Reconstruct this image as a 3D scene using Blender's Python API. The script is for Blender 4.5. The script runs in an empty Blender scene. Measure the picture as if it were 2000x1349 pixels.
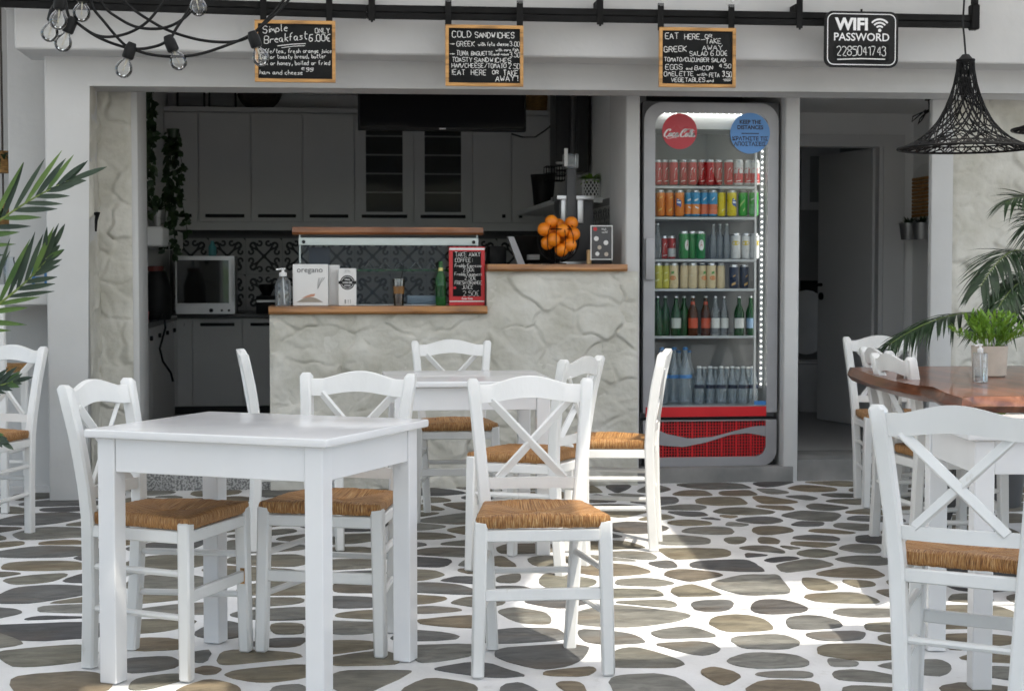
import bpy, bmesh, math, random
import numpy as np
from mathutils import Vector, Matrix, noise as mnoise
R = math.radians
rnd = random.Random(7)
scene = bpy.context.scene
col = scene.collection

# ------------------------------------------------------------------ camera
FPX, HORIZ, HC, YAW = 3160.0, 538.0, 1.2, R(6.45)
PITCH = -math.atan((674.5 - HORIZ) / FPX)
cam = bpy.data.cameras.new('camera')
camo = bpy.data.objects.new('camera', cam); col.objects.link(camo)
cam.sensor_width = 36.0; cam.lens = 36.0 * FPX / 2000.0
cam.clip_start = 0.05; cam.clip_end = 600
camo.location = (0, 0, HC)
camo.rotation_euler = (R(90) + PITCH, 0, -YAW)
cam.dof.use_dof = True; cam.dof.focus_distance = 5.3; cam.dof.aperture_fstop = 9.0
scene.camera = camo
# ------------------------------------------------------------------ world, sun, exposure
SUN_EL, SUN_AZ = R(63), R(152)          # azimuth clockwise from +Y; the sun stands behind the camera, to its right
W = bpy.data.worlds.new('World'); scene.world = W; W.use_nodes = True
nt = W.node_tree; nt.nodes.clear()
sky = nt.nodes.new('ShaderNodeTexSky'); sky.sky_type = 'NISHITA'; sky.sun_disc = False
sky.sun_elevation = SUN_EL; sky.sun_rotation = SUN_AZ; sky.dust_density = 2.0; sky.air_density = 1.0
bg = nt.nodes.new('ShaderNodeBackground'); bg.inputs[1].default_value = 0.15
wo = nt.nodes.new('ShaderNodeOutputWorld')
nt.links.new(sky.outputs[0], bg.inputs[0]); nt.links.new(bg.outputs[0], wo.inputs[0])
sun = bpy.data.lights.new('sun', 'SUN'); sun.energy = 2.1; sun.angle = R(0.55); sun.color = (1, .965, .91)
suno = bpy.data.objects.new('sun', sun); col.objects.link(suno)
SDIR = Vector((math.sin(SUN_AZ) * math.cos(SUN_EL), math.cos(SUN_AZ) * math.cos(SUN_EL), math.sin(SUN_EL)))
suno.rotation_euler = SDIR.to_track_quat('Z', 'Y').to_euler(); suno.location = (3, -6, 12)
vs = scene.view_settings
scene.display_settings.display_device = 'sRGB'
vs.view_transform = 'Standard'; vs.look = 'None'; vs.gamma = 1.0; vs.use_curve_mapping = False
vs.exposure = 1.36
try:
    vs.use_white_balance = True; vs.white_balance_temperature = 7000; vs.white_balance_tint = 8
except Exception: pass
cy = scene.cycles
cy.max_bounces = 10; cy.diffuse_bounces = 8; cy.glossy_bounces = 4; cy.transmission_bounces = 8; cy.transparent_max_bounces = 24
cy.caustics_reflective = False; cy.caustics_refractive = False; cy.sample_clamp_indirect = 6
cy.use_denoising = True

# ------------------------------------------------------------------ measuring: a picture point on a plane of the place
_cy, _sy, _cp, _sp = math.cos(YAW), math.sin(YAW), math.cos(PITCH), math.sin(PITCH)
_fw = Vector((_sy * _cp, _cy * _cp, _sp)); _rt = Vector((_cy, -_sy, 0)); _up = _rt.cross(_fw)
def ray(u, v): return _fw + _rt * ((u - 1000) / FPX) + _up * ((674.5 - v) / FPX)
def at(u, v, Y):
    d = ray(u, v); return Vector((0, 0, HC)) + d * (Y / d.y)
def atx(u, Y, v=538): return at(u, v, Y).x
def atz(v, Y, u=1000): return at(u, v, Y).z
def ground(u, v, z=0.0):
    d = ray(u, v); return Vector((0, 0, HC)) + d * ((z - HC) / d.z)
def atX(u, v, X):
    d = ray(u, v); return Vector((0, 0, HC)) + d * (X / d.x)

# ------------------------------------------------------------------ materials
def newmat(name):
    m = bpy.data.materials.new(name); m.use_nodes = True
    n = m.node_tree.nodes; b = n['Principled BSDF']
    return m, m.node_tree, n, b
def C4(c): return (c[0], c[1], c[2], 1) if not isinstance(c, (int, float)) else (c, c, c, 1)
def add(nt_, t, **kw):
    n = nt_.nodes.new(t)
    for k, v in kw.items():
        if k in n.inputs: n.inputs[k].default_value = v
        else: setattr(n, k, v)
    return n
def pmat(name, c, rough=.5, c2=None, scale=6, stretch=(1, 1, 1), bump=0, bscale=None, metal=0, spec=.5, detail=5, lo=.35, hi=.7, coat=0, emit=0, rvar=.1, spots=None):
    """Principled paint/plaster/metal with noise-driven colour, roughness and relief"""
    m, t, n, b = newmat(name)
    L = t.links.new
    tc = add(t, 'ShaderNodeTexCoord'); mp = add(t, 'ShaderNodeMapping'); mp.inputs['Scale'].default_value = stretch
    L(tc.outputs['Object'], mp.inputs[0])
    oi = add(t, 'ShaderNodeObjectInfo'); rv = add(t, 'ShaderNodeMath', operation='MULTIPLY'); rv.inputs[1].default_value = 19.0; L(oi.outputs['Random'], rv.inputs[0])
    vv = add(t, 'ShaderNodeVectorMath', operation='ADD'); L(mp.outputs[0], vv.inputs[0]); L(rv.outputs[0], vv.inputs[1]); mp = vv
    nz = add(t, 'ShaderNodeTexNoise', Scale=scale, Detail=detail); L(mp.outputs[0], nz.inputs['Vector'])
    cr = add(t, 'ShaderNodeValToRGB'); cr.color_ramp.elements[0].position = lo; cr.color_ramp.elements[1].position = hi
    c2 = c2 or tuple(x * .9 for x in c)
    cr.color_ramp.elements[0].color = C4(c2); cr.color_ramp.elements[1].color = C4(c)
    L(nz.outputs[0], cr.inputs[0]); L(cr.outputs[0], b.inputs['Base Color'])
    if spots:                                        # scuffs and stains: colour, noise scale, threshold, strength
        sn = add(t, 'ShaderNodeTexNoise', Scale=spots[1], Detail=8.0, Roughness=.7); L(mp.outputs[0], sn.inputs['Vector'])
        sm = add(t, 'ShaderNodeMapRange'); sm.inputs[1].default_value = spots[2]; sm.inputs[2].default_value = spots[2] + .1; sm.inputs[4].default_value = spots[3]; L(sn.outputs[0], sm.inputs[0])
        sx_ = add(t, 'ShaderNodeMix', data_type='RGBA'); sx_.inputs[7].default_value = C4(spots[0]); L(sm.outputs[0], sx_.inputs[0]); L(cr.outputs[0], sx_.inputs[6]); L(sx_.outputs[2], b.inputs['Base Color'])
    mr = add(t, 'ShaderNodeMapRange'); mr.inputs[3].default_value = max(0.02, rough - rvar); mr.inputs[4].default_value = min(1, rough + rvar)
    L(nz.outputs[0], mr.inputs[0]); L(mr.outputs[0], b.inputs['Roughness'])
    b.inputs['Metallic'].default_value = metal; b.inputs['Specular IOR Level'].default_value = spec
    if coat: b.inputs['Coat Weight'].default_value = coat; b.inputs['Coat Roughness'].default_value = .06
    if bump:
        n2 = add(t, 'ShaderNodeTexNoise', Scale=bscale or scale * 4, Detail=6.0); L(mp.outputs[0], n2.inputs['Vector'])
        bp = add(t, 'ShaderNodeBump', Strength=1.0, Distance=bump); L(n2.outputs[0], bp.inputs['Height']); L(bp.outputs[0], b.inputs['Normal'])
    return m
def glassmat(name, tint=(1, 1, 1), rough=.02, refl=1.0, dens=0.0):
    """clear pane or bottle wall: see-through with Fresnel reflections"""
    m, t, n, b = newmat(name); L = t.links.new
    n.remove(b); out = n['Material Output']
    tr = add(t, 'ShaderNodeBsdfTransparent'); tr.inputs[0].default_value = C4(tint)
    gl = add(t, 'ShaderNodeBsdfGlossy'); gl.inputs['Roughness'].default_value = rough; gl.inputs[0].default_value = (1, 1, 1, 1)
    fr = add(t, 'ShaderNodeFresnel', IOR=1.48)
    mu = add(t, 'ShaderNodeMath', operation='MULTIPLY'); mu.inputs[1].default_value = refl; L(fr.outputs[0], mu.inputs[0])
    mx = add(t, 'ShaderNodeMixShader'); L(mu.outputs[0], mx.inputs[0]); L(tr.outputs[0], mx.inputs[1]); L(gl.outputs[0], mx.inputs[2])
    last = mx
    if dens:
        df = add(t, 'ShaderNodeBsdfDiffuse'); df.inputs[0].default_value = C4(tint)
        m2 = add(t, 'ShaderNodeMixShader'); m2.inputs[0].default_value = dens; L(mx.outputs[0], m2.inputs[1]); L(df.outputs[0], m2.inputs[2]); last = m2
    L(last.outputs[0], out.inputs[0])
    return m
def woodmat(name, a, b_, rough=.3, axis=0, scale=3.0, coat=0.0, bump=.0006, dark=None):
    m, t, n, b = newmat(name); L = t.links.new
    tc = add(t, 'ShaderNodeTexCoord'); mp = add(t, 'ShaderNodeMapping')
    s = [9, 9, 9]; s[axis] = .9; mp.inputs['Scale'].default_value = s
    L(tc.outputs['Object'], mp.inputs[0])
    nz = add(t, 'ShaderNodeTexNoise', Scale=scale, Detail=8.0, Distortion=.8); L(mp.outputs[0], nz.inputs['Vector'])
    cr = add(t, 'ShaderNodeValToRGB'); e = cr.color_ramp.elements
    e[0].position = .32; e[0].color = C4(dark or tuple(x * .45 for x in b_)); e[1].position = .72; e[1].color = C4(a)
    k = cr.color_ramp.elements.new(.5); k.color = C4(b_)
    L(nz.outputs[0], cr.inputs[0]); L(cr.outputs[0], b.inputs['Base Color'])
    b.inputs['Roughness'].default_value = rough
    b.inputs['Coat Weight'].default_value = coat; b.inputs['Coat Roughness'].default_value = .05
    bp = add(t, 'ShaderNodeBump', Strength=1.0, Distance=bump); L(nz.outputs[0], bp.inputs['Height']); L(bp.outputs[0], b.inputs['Normal'])
    return m
def leafmat(name, a, b_, rough=.4, trans=.25):
    m, t, n, b = newmat(name); L = t.links.new
    tc = add(t, 'ShaderNodeTexCoord'); nz = add(t, 'ShaderNodeTexNoise', Scale=14.0, Detail=3.0); L(tc.outputs['Object'], nz.inputs['Vector'])
    oi = add(t, 'ShaderNodeObjectInfo'); ad = add(t, 'ShaderNodeMath', operation='ADD'); L(nz.outputs[0], ad.inputs[0])
    ml = add(t, 'ShaderNodeMath', operation='MULTIPLY_ADD'); ml.inputs[1].default_value = .35; ml.inputs[2].default_value = -.17; L(oi.outputs['Random'], ml.inputs[0]); L(ml.outputs[0], ad.inputs[1])
    cr = add(t, 'ShaderNodeValToRGB'); cr.color_ramp.elements[0].position = .3; cr.color_ramp.elements[1].position = .75
    cr.color_ramp.elements[0].color = C4(a); cr.color_ramp.elements[1].color = C4(b_)
    L(ad.outputs[0], cr.inputs[0]); L(cr.outputs[0], b.inputs['Base Color']); b.inputs['Roughness'].default_value = rough
    tl = add(t, 'ShaderNodeBsdfTranslucent'); L(cr.outputs[0], tl.inputs[0])
    mx = add(t, 'ShaderNodeMixShader'); mx.inputs[0].default_value = trans
    L(b.outputs[0], mx.inputs[1]); L(tl.outputs[0], mx.inputs[2]); L(mx.outputs[0], n['Material Output'].inputs[0])
    return m
def emitmat(name, c, s):
    m, t, n, b = newmat(name)
    b.inputs['Base Color'].default_value = C4(c); b.inputs['Emission Color'].default_value = C4(c); b.inputs['Emission Strength'].default_value = s
    return m
M = {}
M['plaster'] = pmat('white_plaster', (.57, .57, .567), .8, (.485, .485, .478), scale=1.3, bump=.007, bscale=5, spec=.2, detail=9, spots=((.40, .39, .36), 2.6, .64, .35))
M['plaster_in'] = pmat('inner_plaster', (.82, .82, .815), .8, (.79, .79, .785), scale=2, bump=.002, bscale=14, spec=.2)
M['stonewash'] = pmat('whitewashed_stone', (.575, .562, .515), .75, (.44, .425, .37), scale=5, bump=.006, bscale=26, spec=.2, detail=9)
M['joint'] = pmat('white_joint_paint', (.74, .74, .74), .55, (.60, .60, .595), scale=3.2, bump=.004, bscale=34, spec=.3, detail=9, spots=((.40, .38, .34), 7, .62, .55))
M['concrete'] = pmat('grey_concrete', (.24, .235, .225), .75, (.15, .15, .145), scale=5, bump=.002, detail=9)
M['terrazzo'] = pmat('speckled_terrazzo', (.34, .34, .33), .5, (.12, .12, .12), scale=90, detail=1, lo=.42, hi=.55)
M['street'] = pmat('pale_street', (.5, .48, .45), .8, (.4, .39, .37), scale=.8)
M['kfloor'] = pmat('dark_floor', (.36, .355, .35), .45, (.3, .3, .295), scale=6)
M['white'] = pmat('white_chair_paint', (.73, .73, .72), .33, (.66, .66, .645), scale=5, stretch=(1, 1, .35), bump=.0012, bscale=45, detail=8, spots=((.44, .40, .33), 14, .655, .6))
M['tablewhite'] = pmat('white_table_lacquer', (.73, .73, .735), .16, (.70, .70, .705), scale=4, rvar=.05, bump=.0002, bscale=30)
M['blackmetal'] = pmat('black_metal', (.006, .006, .006), .6, (.010, .010, .010), scale=12, spec=.12)
M['blackplastic'] = pmat('black_plastic', (.007, .007, .007), .5, (.012, .012, .012), scale=20, spec=.18)
M['darkgrey'] = pmat('dark_grey_plastic', (.06, .06, .062), .4, scale=10)
M['silver'] = pmat('silver_panel', (.34, .34, .35), .42, (.29, .29, .3), scale=4, metal=.35)
M['steel'] = pmat('brushed_steel', (.55, .55, .55), .3, (.42, .42, .42), scale=12, stretch=(1, 1, .1), metal=.9)
M['aluminium'] = pmat('aluminium', (.62, .62, .62), .35, metal=.6)
M['cabinet'] = pmat('grey_cabinet_paint', (.64, .64, .635), .45, (.61, .61, .605), scale=3)
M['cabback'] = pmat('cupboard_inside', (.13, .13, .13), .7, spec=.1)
M['cabdark'] = pmat('dark_recess', (.02, .02, .02), .6)
M['worktop'] = pmat('dark_worktop', (.05, .05, .05), .3, (.08, .08, .08), scale=60)
M['tile'] = pmat('grey_cement_tile', (.46, .455, .45), .5, (.38, .38, .375), scale=9)
M['tileink'] = pmat('black_tile_ornament', (.018, .018, .018), .5)
M['grout'] = pmat('tile_grout', (.2, .2, .2), .8)
M['counterwood'] = woodmat('honey_pine_slab', (.48, .235, .085), (.33, .145, .045), .35, 0, 2.2, .15)
M['displaywood'] = woodmat('display_wood', (.36, .15, .055), (.23, .085, .03), .35, 0, 2.2, .15)
M['tablewood'] = woodmat('varnished_olive_wood', (.25, .075, .022), (.14, .038, .012), .3, 1, 1.6, .45)
M['edgewood'] = woodmat('live_edge_wood', (.27, .11, .055), (.15, .05, .022), .28, 1, 1.8, .3)
M['frameoak'] = woodmat('oak_frame', (.60, .33, .11), (.47, .24, .07), .45, 0, 3)
M['chalkboard'] = pmat('chalkboard_black', (.019, .020, .020), .8, (.006, .0065, .0065), scale=5, detail=9, lo=.3, hi=.75, spec=.15)
M['chalk'] = pmat('white_chalk', (.78, .78, .76), .9, (.55, .55, .54), scale=160, detail=2)
M['signwhite'] = pmat('sign_white_print', (.78, .78, .78), .5)
M['signblack'] = pmat('sign_black', (.008, .008, .008), .5, (.012, .012, .012), scale=5, spec=.2)
M['redprint'] = pmat('red_print', (.52, .015, .02), .4, (.46, .012, .016), scale=8)
M['redsticker'] = pmat('red_sticker', (.5, .012, .03), .3)
M['bluesticker'] = pmat('blue_sticker', (.09, .27, .60), .35)
M['navyprint'] = pmat('navy_print', (.012, .02, .05), .4)
M['fridgered'] = pmat('fridge_red', (.56, .012, .018), .35)
M['fridgewhite'] = pmat('fridge_liner', (.5, .51, .52), .4)
M['fridgedark'] = pmat('fridge_back', (.15, .155, .16), .4)
M['glass'] = glassmat('clear_pane', (.96, .98, .97), .02, .55)
M['gel'] = glassmat('clear_gel', (.93, .95, .95), .05, .6, .05)
M['fridgeglass'] = glassmat('fridge_pane', (.96, .98, .98), .01, .32)
M['clear'] = glassmat('clear_plastic', (.90, .93, .95), .05, 1.0, .06)
M['water'] = glassmat('water_plastic', (.80, .87, .92), .05, 1.6, .16)
M['bulbglass'] = glassmat('bulb_glass', (.93, .93, .92), .02, 1.6)
M['greenglass'] = glassmat('green_glass', (.04, .30, .07), .04, 1.0, .25)
M['darkgreenglass'] = glassmat('dark_green_glass', (.02, .14, .04), .04, 1.0, .35)
M['brownglass'] = glassmat('brown_glass', (.14, .04, .015), .04, 1.0, .4)
M['darkglass'] = glassmat('dark_glass', (.82, .83, .83), .05, .06, .0)
M['ovenglass'] = pmat('oven_glass', (.03, .03, .03), .04, rvar=.01, spec=1.0, coat=1.0)
M['led'] = emitmat('led_light', (1, 1, 1), 9)
M['ledfill'] = emitmat('led_fill', (1, 1, 1), 3.6)
M['orange'] = pmat('orange_peel', (.85, .27, .015), .42, (.72, .19, .01), scale=14, bump=.0012, bscale=220)
M['leafdark'] = leafmat('dark_palm_leaf', (.010, .028, .010), (.028, .062, .02), .32, .15)
M['leafmid'] = leafmat('palm_leaf', (.016, .034, .020), (.042, .068, .038), .45, .15)
M['leafedge'] = leafmat('fresh_leaf', (.05, .11, .025), (.12, .20, .045), .4, .25)
M['leafbright'] = leafmat('bright_leaf', (.10, .22, .025), (.24, .42, .06), .4, .35)
M['leafivy'] = leafmat('ivy_leaf', (.012, .03, .012), (.03, .06, .02), .4, .15)
M['stem'] = pmat('green_stem', (.16, .22, .05), .5)
M['soil'] = pmat('potting_soil', (.03, .022, .016), .9, bump=.006, bscale=60)
M['potbeige'] = pmat('beige_pot', (.52, .46, .39), .7, (.43, .38, .32), scale=16, bump=.0006)
M['potwhite'] = pmat('white_pot', (.6, .6, .58), .6)
M['zinc'] = pmat('zinc_bucket', (.36, .36, .36), .4, (.24, .24, .24), scale=10, metal=.7)
M['wicker'] = pmat('wicker', (.42, .23, .07), .7, (.2, .1, .03), scale=40, stretch=(1, 1, 4), bump=.004, bscale=60)
M['darkwicker'] = pmat('dark_wicker', (.10, .085, .07), .75, (.05, .04, .035), scale=40, stretch=(1, 1, 4), bump=.004)
M['card'] = pmat('white_card', (.72, .72, .71), .6, (.68, .68, .67), scale=5)
M['paper'] = pmat('grey_paper', (.3, .3, .3), .7, (.2, .2, .2), scale=3, stretch=(1, 1, 14))
M['screen'] = pmat('tv_screen', (.006, .006, .007), .12, rvar=.02)
M['bathshade'] = pmat('shaded_bathroom_tile', (.30, .30, .30), .5)  # darker than the other walls: the unlit room's shade put into the colour
M['door'] = pmat('grey_white_door', (.66, .66, .66), .5, (.63, .63, .63), scale=2)
M['ceramic'] = pmat('white_ceramic', (.7, .7, .7), .12, rvar=.03)
M['coffee'] = pmat('black_coffee', (.035, .012, .005), .3)
M['foam'] = pmat('coffee_foam', (.55, .27, .08), .6, (.45, .2, .05), scale=40)
M['red'] = pmat('red_plastic', (.5, .03, .03), .4)
M['blue'] = pmat('blue_paint', (.03, .17, .42), .5)
M['shutter'] = pmat('ochre_shutter', (.42, .2, .05), .6, (.3, .14, .03), scale=8)
M['woodpale'] = woodmat('pale_wood', (.58, .4, .2), (.46, .3, .14), .5, 2, 4)
M['filament'] = pmat('filament', (.5, .45, .35), .4, metal=.5)
M['turq'] = pmat('turquoise_plastic', (.1, .4, .42), .4)
M['canrim'] = pmat('can_aluminium', (.62, .62, .63), .28, metal=.85)
M['curtain'] = pmat('black_marbled_panel', (.012, .012, .012), .3, (.09, .09, .09), scale=3, stretch=(6, 6, .5), lo=.28, hi=.42, detail=9)

def canvasmat(mixv):
    m, t, n, b = newmat('added_canvas'); L = t.links.new
    b.inputs['Base Color'].default_value = (.78, .78, .77, 1); b.inputs['Roughness'].default_value = .9
    tl = add(t, 'ShaderNodeBsdfTranslucent'); tl.inputs[0].default_value = (.92, .92, .91, 1)
    mx = add(t, 'ShaderNodeMixShader'); mx.inputs[0].default_value = mixv
    L(b.outputs[0], mx.inputs[1]); L(tl.outputs[0], mx.inputs[2]); L(mx.outputs[0], n['Material Output'].inputs[0]); return m
M['canvas'] = canvasmat(.68); M['thincanvas'] = canvasmat(.58)
def stonemat():
    m, t, n, b = newmat('slate_paving'); L = t.links.new
    oi = add(t, 'ShaderNodeObjectInfo'); tc = add(t, 'ShaderNodeTexCoord')
    cr = add(t, 'ShaderNodeValToRGB'); cr.color_ramp.interpolation = 'EASE'
    pal = [(0, (.052, .052, .054)), (.16, (.10, .10, .096)), (.30, (.13, .125, .10)), (.45, (.15, .13, .092)), (.58, (.12, .112, .088)), (.70, (.155, .152, .135)), (.82, (.105, .103, .092)), (.92, (.16, .128, .085)), (1, (.06, .06, .062))]
    e = cr.color_ramp.elements
    e[0].color = C4(pal[0][1]); e[1].position = 1; e[1].color = C4(pal[-1][1])
    for p, c in pal[1:-1]:
        k = e.new(p); k.color = C4(c)
    L(oi.outputs['Random'], cr.inputs[0])
    va = add(t, 'ShaderNodeVectorMath', operation='ADD'); L(tc.outputs['Object'], va.inputs[0])
    mu = add(t, 'ShaderNodeMath', operation='MULTIPLY'); mu.inputs[1].default_value = 57.0; L(oi.outputs['Random'], mu.inputs[0]); L(mu.outputs[0], va.inputs[1])
    mp = add(t, 'ShaderNodeMapping'); mp.inputs['Scale'].default_value = (5, 11, 6); L(va.outputs[0], mp.inputs[0])
    nz = add(t, 'ShaderNodeTexNoise', Scale=1.6, Detail=10.0, Roughness=.68, Distortion=.6); L(mp.outputs[0], nz.inputs['Vector'])
    n2 = add(t, 'ShaderNodeTexNoise', Scale=.55, Detail=4.0); L(mp.outputs[0], n2.inputs['Vector'])
    mr = add(t, 'ShaderNodeMapRange'); mr.inputs[1].default_value = .3; mr.inputs[2].default_value = .75; mr.inputs[3].default_value = .58; mr.inputs[4].default_value = 1.75
    L(nz.outputs[0], mr.inputs[0])
    mm = add(t, 'ShaderNodeMix', data_type='RGBA', blend_type='MULTIPLY'); mm.inputs[0].default_value = 1
    L(cr.outputs[0], mm.inputs[6]); L(mr.outputs[0], mm.inputs[7])
    rust = add(t, 'ShaderNodeMix', data_type='RGBA'); rust.inputs[7].default_value = (.14, .09, .045, 1)
    r2 = add(t, 'ShaderNodeMapRange'); r2.inputs[1].default_value = .52; r2.inputs[2].default_value = .72; r2.inputs[4].default_value = .35; L(n2.outputs[0], r2.inputs[0])
    L(r2.outputs[0], rust.inputs[0]); L(mm.outputs[2], rust.inputs[6]); L(rust.outputs[2], b.inputs['Base Color'])
    b.inputs['Roughness'].default_value = .62; b.inputs['Specular IOR Level'].default_value = .35
    bp = add(t, 'ShaderNodeBump', Strength=.8, Distance=.006); L(nz.outputs[0], bp.inputs['Height']); L(bp.outputs[0], b.inputs['Normal'])
    return m
M['stone'] = stonemat()
def rushmat():
    m, t, n, b = newmat('woven_rush'); L = t.links.new
    uv = add(t, 'ShaderNodeUVMap'); mp = add(t, 'ShaderNodeMapping'); mp.inputs['Scale'].default_value = (105, 3.2, 1); L(uv.outputs[0], mp.inputs[0])
    oi = add(t, 'ShaderNodeObjectInfo'); va = add(t, 'ShaderNodeVectorMath', operation='ADD'); L(mp.outputs[0], va.inputs[0]); 
    mu = add(t, 'ShaderNodeMath', operation='MULTIPLY'); mu.inputs[1].default_value = 31.0; L(oi.outputs['Random'], mu.inputs[0]); L(mu.outputs[0], va.inputs[1])
    nz = add(t, 'ShaderNodeTexNoise', Scale=1.0, Detail=2.5, Roughness=.6, Distortion=.2); L(va.outputs[0], nz.inputs['Vector'])
    cr = add(t, 'ShaderNodeValToRGB'); e = cr.color_ramp.elements
    e[0].position = .30; e[0].color = (.07, .024, .007, 1); e[1].position = .70; e[1].color = (.68, .46, .24, 1)
    k = e.new(.42); k.color = (.27, .105, .026, 1); k = e.new(.55); k.color = (.47, .23, .07, 1)
    L(nz.outputs[0], cr.inputs[0])
    n2 = add(t, 'ShaderNodeTexNoise', Scale=9.0, Detail=2.0); tc = add(t, 'ShaderNodeTexCoord'); L(tc.outputs['Object'], n2.inputs['Vector'])
    mr = add(t, 'ShaderNodeMapRange'); mr.inputs[3].default_value = .65; mr.inputs[4].default_value = 1.25; L(n2.outputs[0], mr.inputs[0])
    mm = add(t, 'ShaderNodeMix', data_type='RGBA', blend_type='MULTIPLY'); mm.inputs[0].default_value = 1
    L(cr.outputs[0], mm.inputs[6]); L(mr.outputs[0], mm.inputs[7]); L(mm.outputs[2], b.inputs['Base Color'])
    b.inputs['Roughness'].default_value = .55
    bp = add(t, 'ShaderNodeBump', Strength=1.0, Distance=.006); L(nz.outputs[0], bp.inputs['Height']); L(bp.outputs[0], b.inputs['Normal'])
    return m
M['rush'] = rushmat()
_cm = {}
def cmat(c, rough=.35, metal=0.0):
    k = (tuple(c), rough, metal)
    if k not in _cm: _cm[k] = pmat('printed_colour', c, rough, metal=metal, scale=20)
    return _cm[k]

# ------------------------------------------------------------------ mesh builder
class MB:
    def __init__(s): s.v = []; s.f = []; s.m = []; s.uv = None; s.cur = 0
    def mat(s, i): s.cur = i; return s
    def add(s, v, f):
        o = len(s.v); s.v += [tuple(p) for p in v]
        for q in f: s.f.append(tuple(i + o for i in q)); s.m.append(s.cur)
        return s
    def box(s, x0, x1, y0, y1, z0, z1, bev=0.0, seg=1):
        if x0 > x1: x0, x1 = x1, x0
        if y0 > y1: y0, y1 = y1, y0
        if z0 > z1: z0, z1 = z1, z0
        V = [(x0, y0, z0), (x1, y0, z0), (x1, y1, z0), (x0, y1, z0), (x0, y0, z1), (x1, y0, z1), (x1, y1, z1), (x0, y1, z1)]
        Fc = [(0, 3, 2, 1), (4, 5, 6, 7), (0, 1, 5, 4), (1, 2, 6, 5), (2, 3, 7, 6), (3, 0, 4, 7)]
        if bev: return s.bevel(V, Fc, bev, seg)
        return s.add(V, Fc)
    def bevel(s, V, Fc, bev, seg=1):
        bm = bmesh.new(); vs_ = [bm.verts.new(p) for p in V]
        for q in Fc: bm.faces.new([vs_[i] for i in q])
        bmesh.ops.bevel(bm, geom=list(bm.edges), offset=bev, segments=seg, affect='EDGES', profile=.6, clamp_overlap=True)
        bm.verts.index_update()
        s.add([p.co[:] for p in bm.verts], [[x.index for x in q.verts] for q in bm.faces]); bm.free(); return s
    def beam(s, a, b, w, h, up=(0, 0, 1), bev=0.0, w2=None, h2=None):
        """square bar from a to b; w across, h along up"""
        a, b = Vector(a), Vector(b); d = (b - a).normalized(); up = Vector(up); x = d.cross(up).normalized(); y = x.cross(d).normalized()
        w2 = w if w2 is None else w2; h2 = h if h2 is None else h2
        V = []
        for p, ww, hh in ((a, w, h), (b, w2, h2)):
            for i, j in ((-1, -1), (1, -1), (1, 1), (-1, 1)): V.append(tuple(p + x * (i * ww / 2) + y * (j * hh / 2)))
        Fc = [(0, 1, 2, 3), (7, 6, 5, 4), (0, 4, 5, 1), (1, 5, 6, 2), (2, 6, 7, 3), (3, 7, 4, 0)]
        return s.bevel(V, Fc, bev) if bev else s.add(V, Fc)
    def sweep(s, pts, sects, cap=True):
        """rings of equal length along a path, given directly"""
        n = len(sects[0]); V = [p for r in sects for p in r]; Fc = []
        for k in range(len(sects) - 1):
            for i in range(n):
                j = (i + 1) % n; Fc.append((k * n + i, k * n + j, (k + 1) * n + j, (k + 1) * n + i))
        if cap: Fc.append(tuple(range(n))[::-1]); Fc.append(tuple((len(sects) - 1) * n + i for i in range(n)))
        return s.add(V, Fc)
    def tube(s, pts, r, seg=8, cap=True):
        pts = [Vector(p) for p in pts]; rs = r if isinstance(r, (list, tuple)) else [r] * len(pts)
        ref = Vector((0, 0, 1)); sects = []
        t0 = (pts[1] - pts[0]).normalized()
        if abs(t0.z) > .9: ref = Vector((1, 0, 0))
        x = t0.cross(ref).normalized()
        for i, p in enumerate(pts):
            t = (pts[min(i + 1, len(pts) - 1)] - pts[max(i - 1, 0)])
            if t.length < 1e-9: t = t0
            t.normalize(); x = (x - t * x.dot(t)).normalized(); y = t.cross(x)
            sects.append([tuple(p + (x * math.cos(2 * math.pi * k / seg) + y * math.sin(2 * math.pi * k / seg)) * rs[i]) for k in range(seg)])
        return s.sweep(pts, sects, cap)
    def lathe(s, prof, c=(0, 0, 0), seg=20, cap=False, a0=0, a1=2 * math.pi):
        full = abs(a1 - a0 - 2 * math.pi) < 1e-6; n = seg if full else seg + 1
        V = [(c[0] + r * math.cos(a0 + (a1 - a0) * k / seg), c[1] + r * math.sin(a0 + (a1 - a0) * k / seg), c[2] + z) for r, z in prof for k in range(n)]
        Fc = []
        for j in range(len(prof) - 1):
            for k in range(n if full else n - 1):
                k2 = (k + 1) % n; Fc.append((j * n + k, j * n + k2, (j + 1) * n + k2, (j + 1) * n + k))
        if cap: Fc.append(tuple(range(n))[::-1]); Fc.append(tuple((len(prof) - 1) * n + k for k in range(n)))
        return s.add(V, Fc)
    def prism(s, poly, y0, y1, plane='xz'):
        """polygon in a plane, extruded along the third axis"""
        n = len(poly)
        def P(p, d): return (p[0], d, p[1]) if plane == 'xz' else ((p[0], p[1], d) if plane == 'xy' else (d, p[0], p[1]))
        V = [P(p, y0) for p in poly] + [P(p, y1) for p in poly]
        Fc = [tuple(range(n)), tuple(range(n, 2 * n))[::-1]] + [(i, i + n, (i + 1) % n + n, (i + 1) % n) for i in range(n)]
        return s.add(V, Fc)
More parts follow.
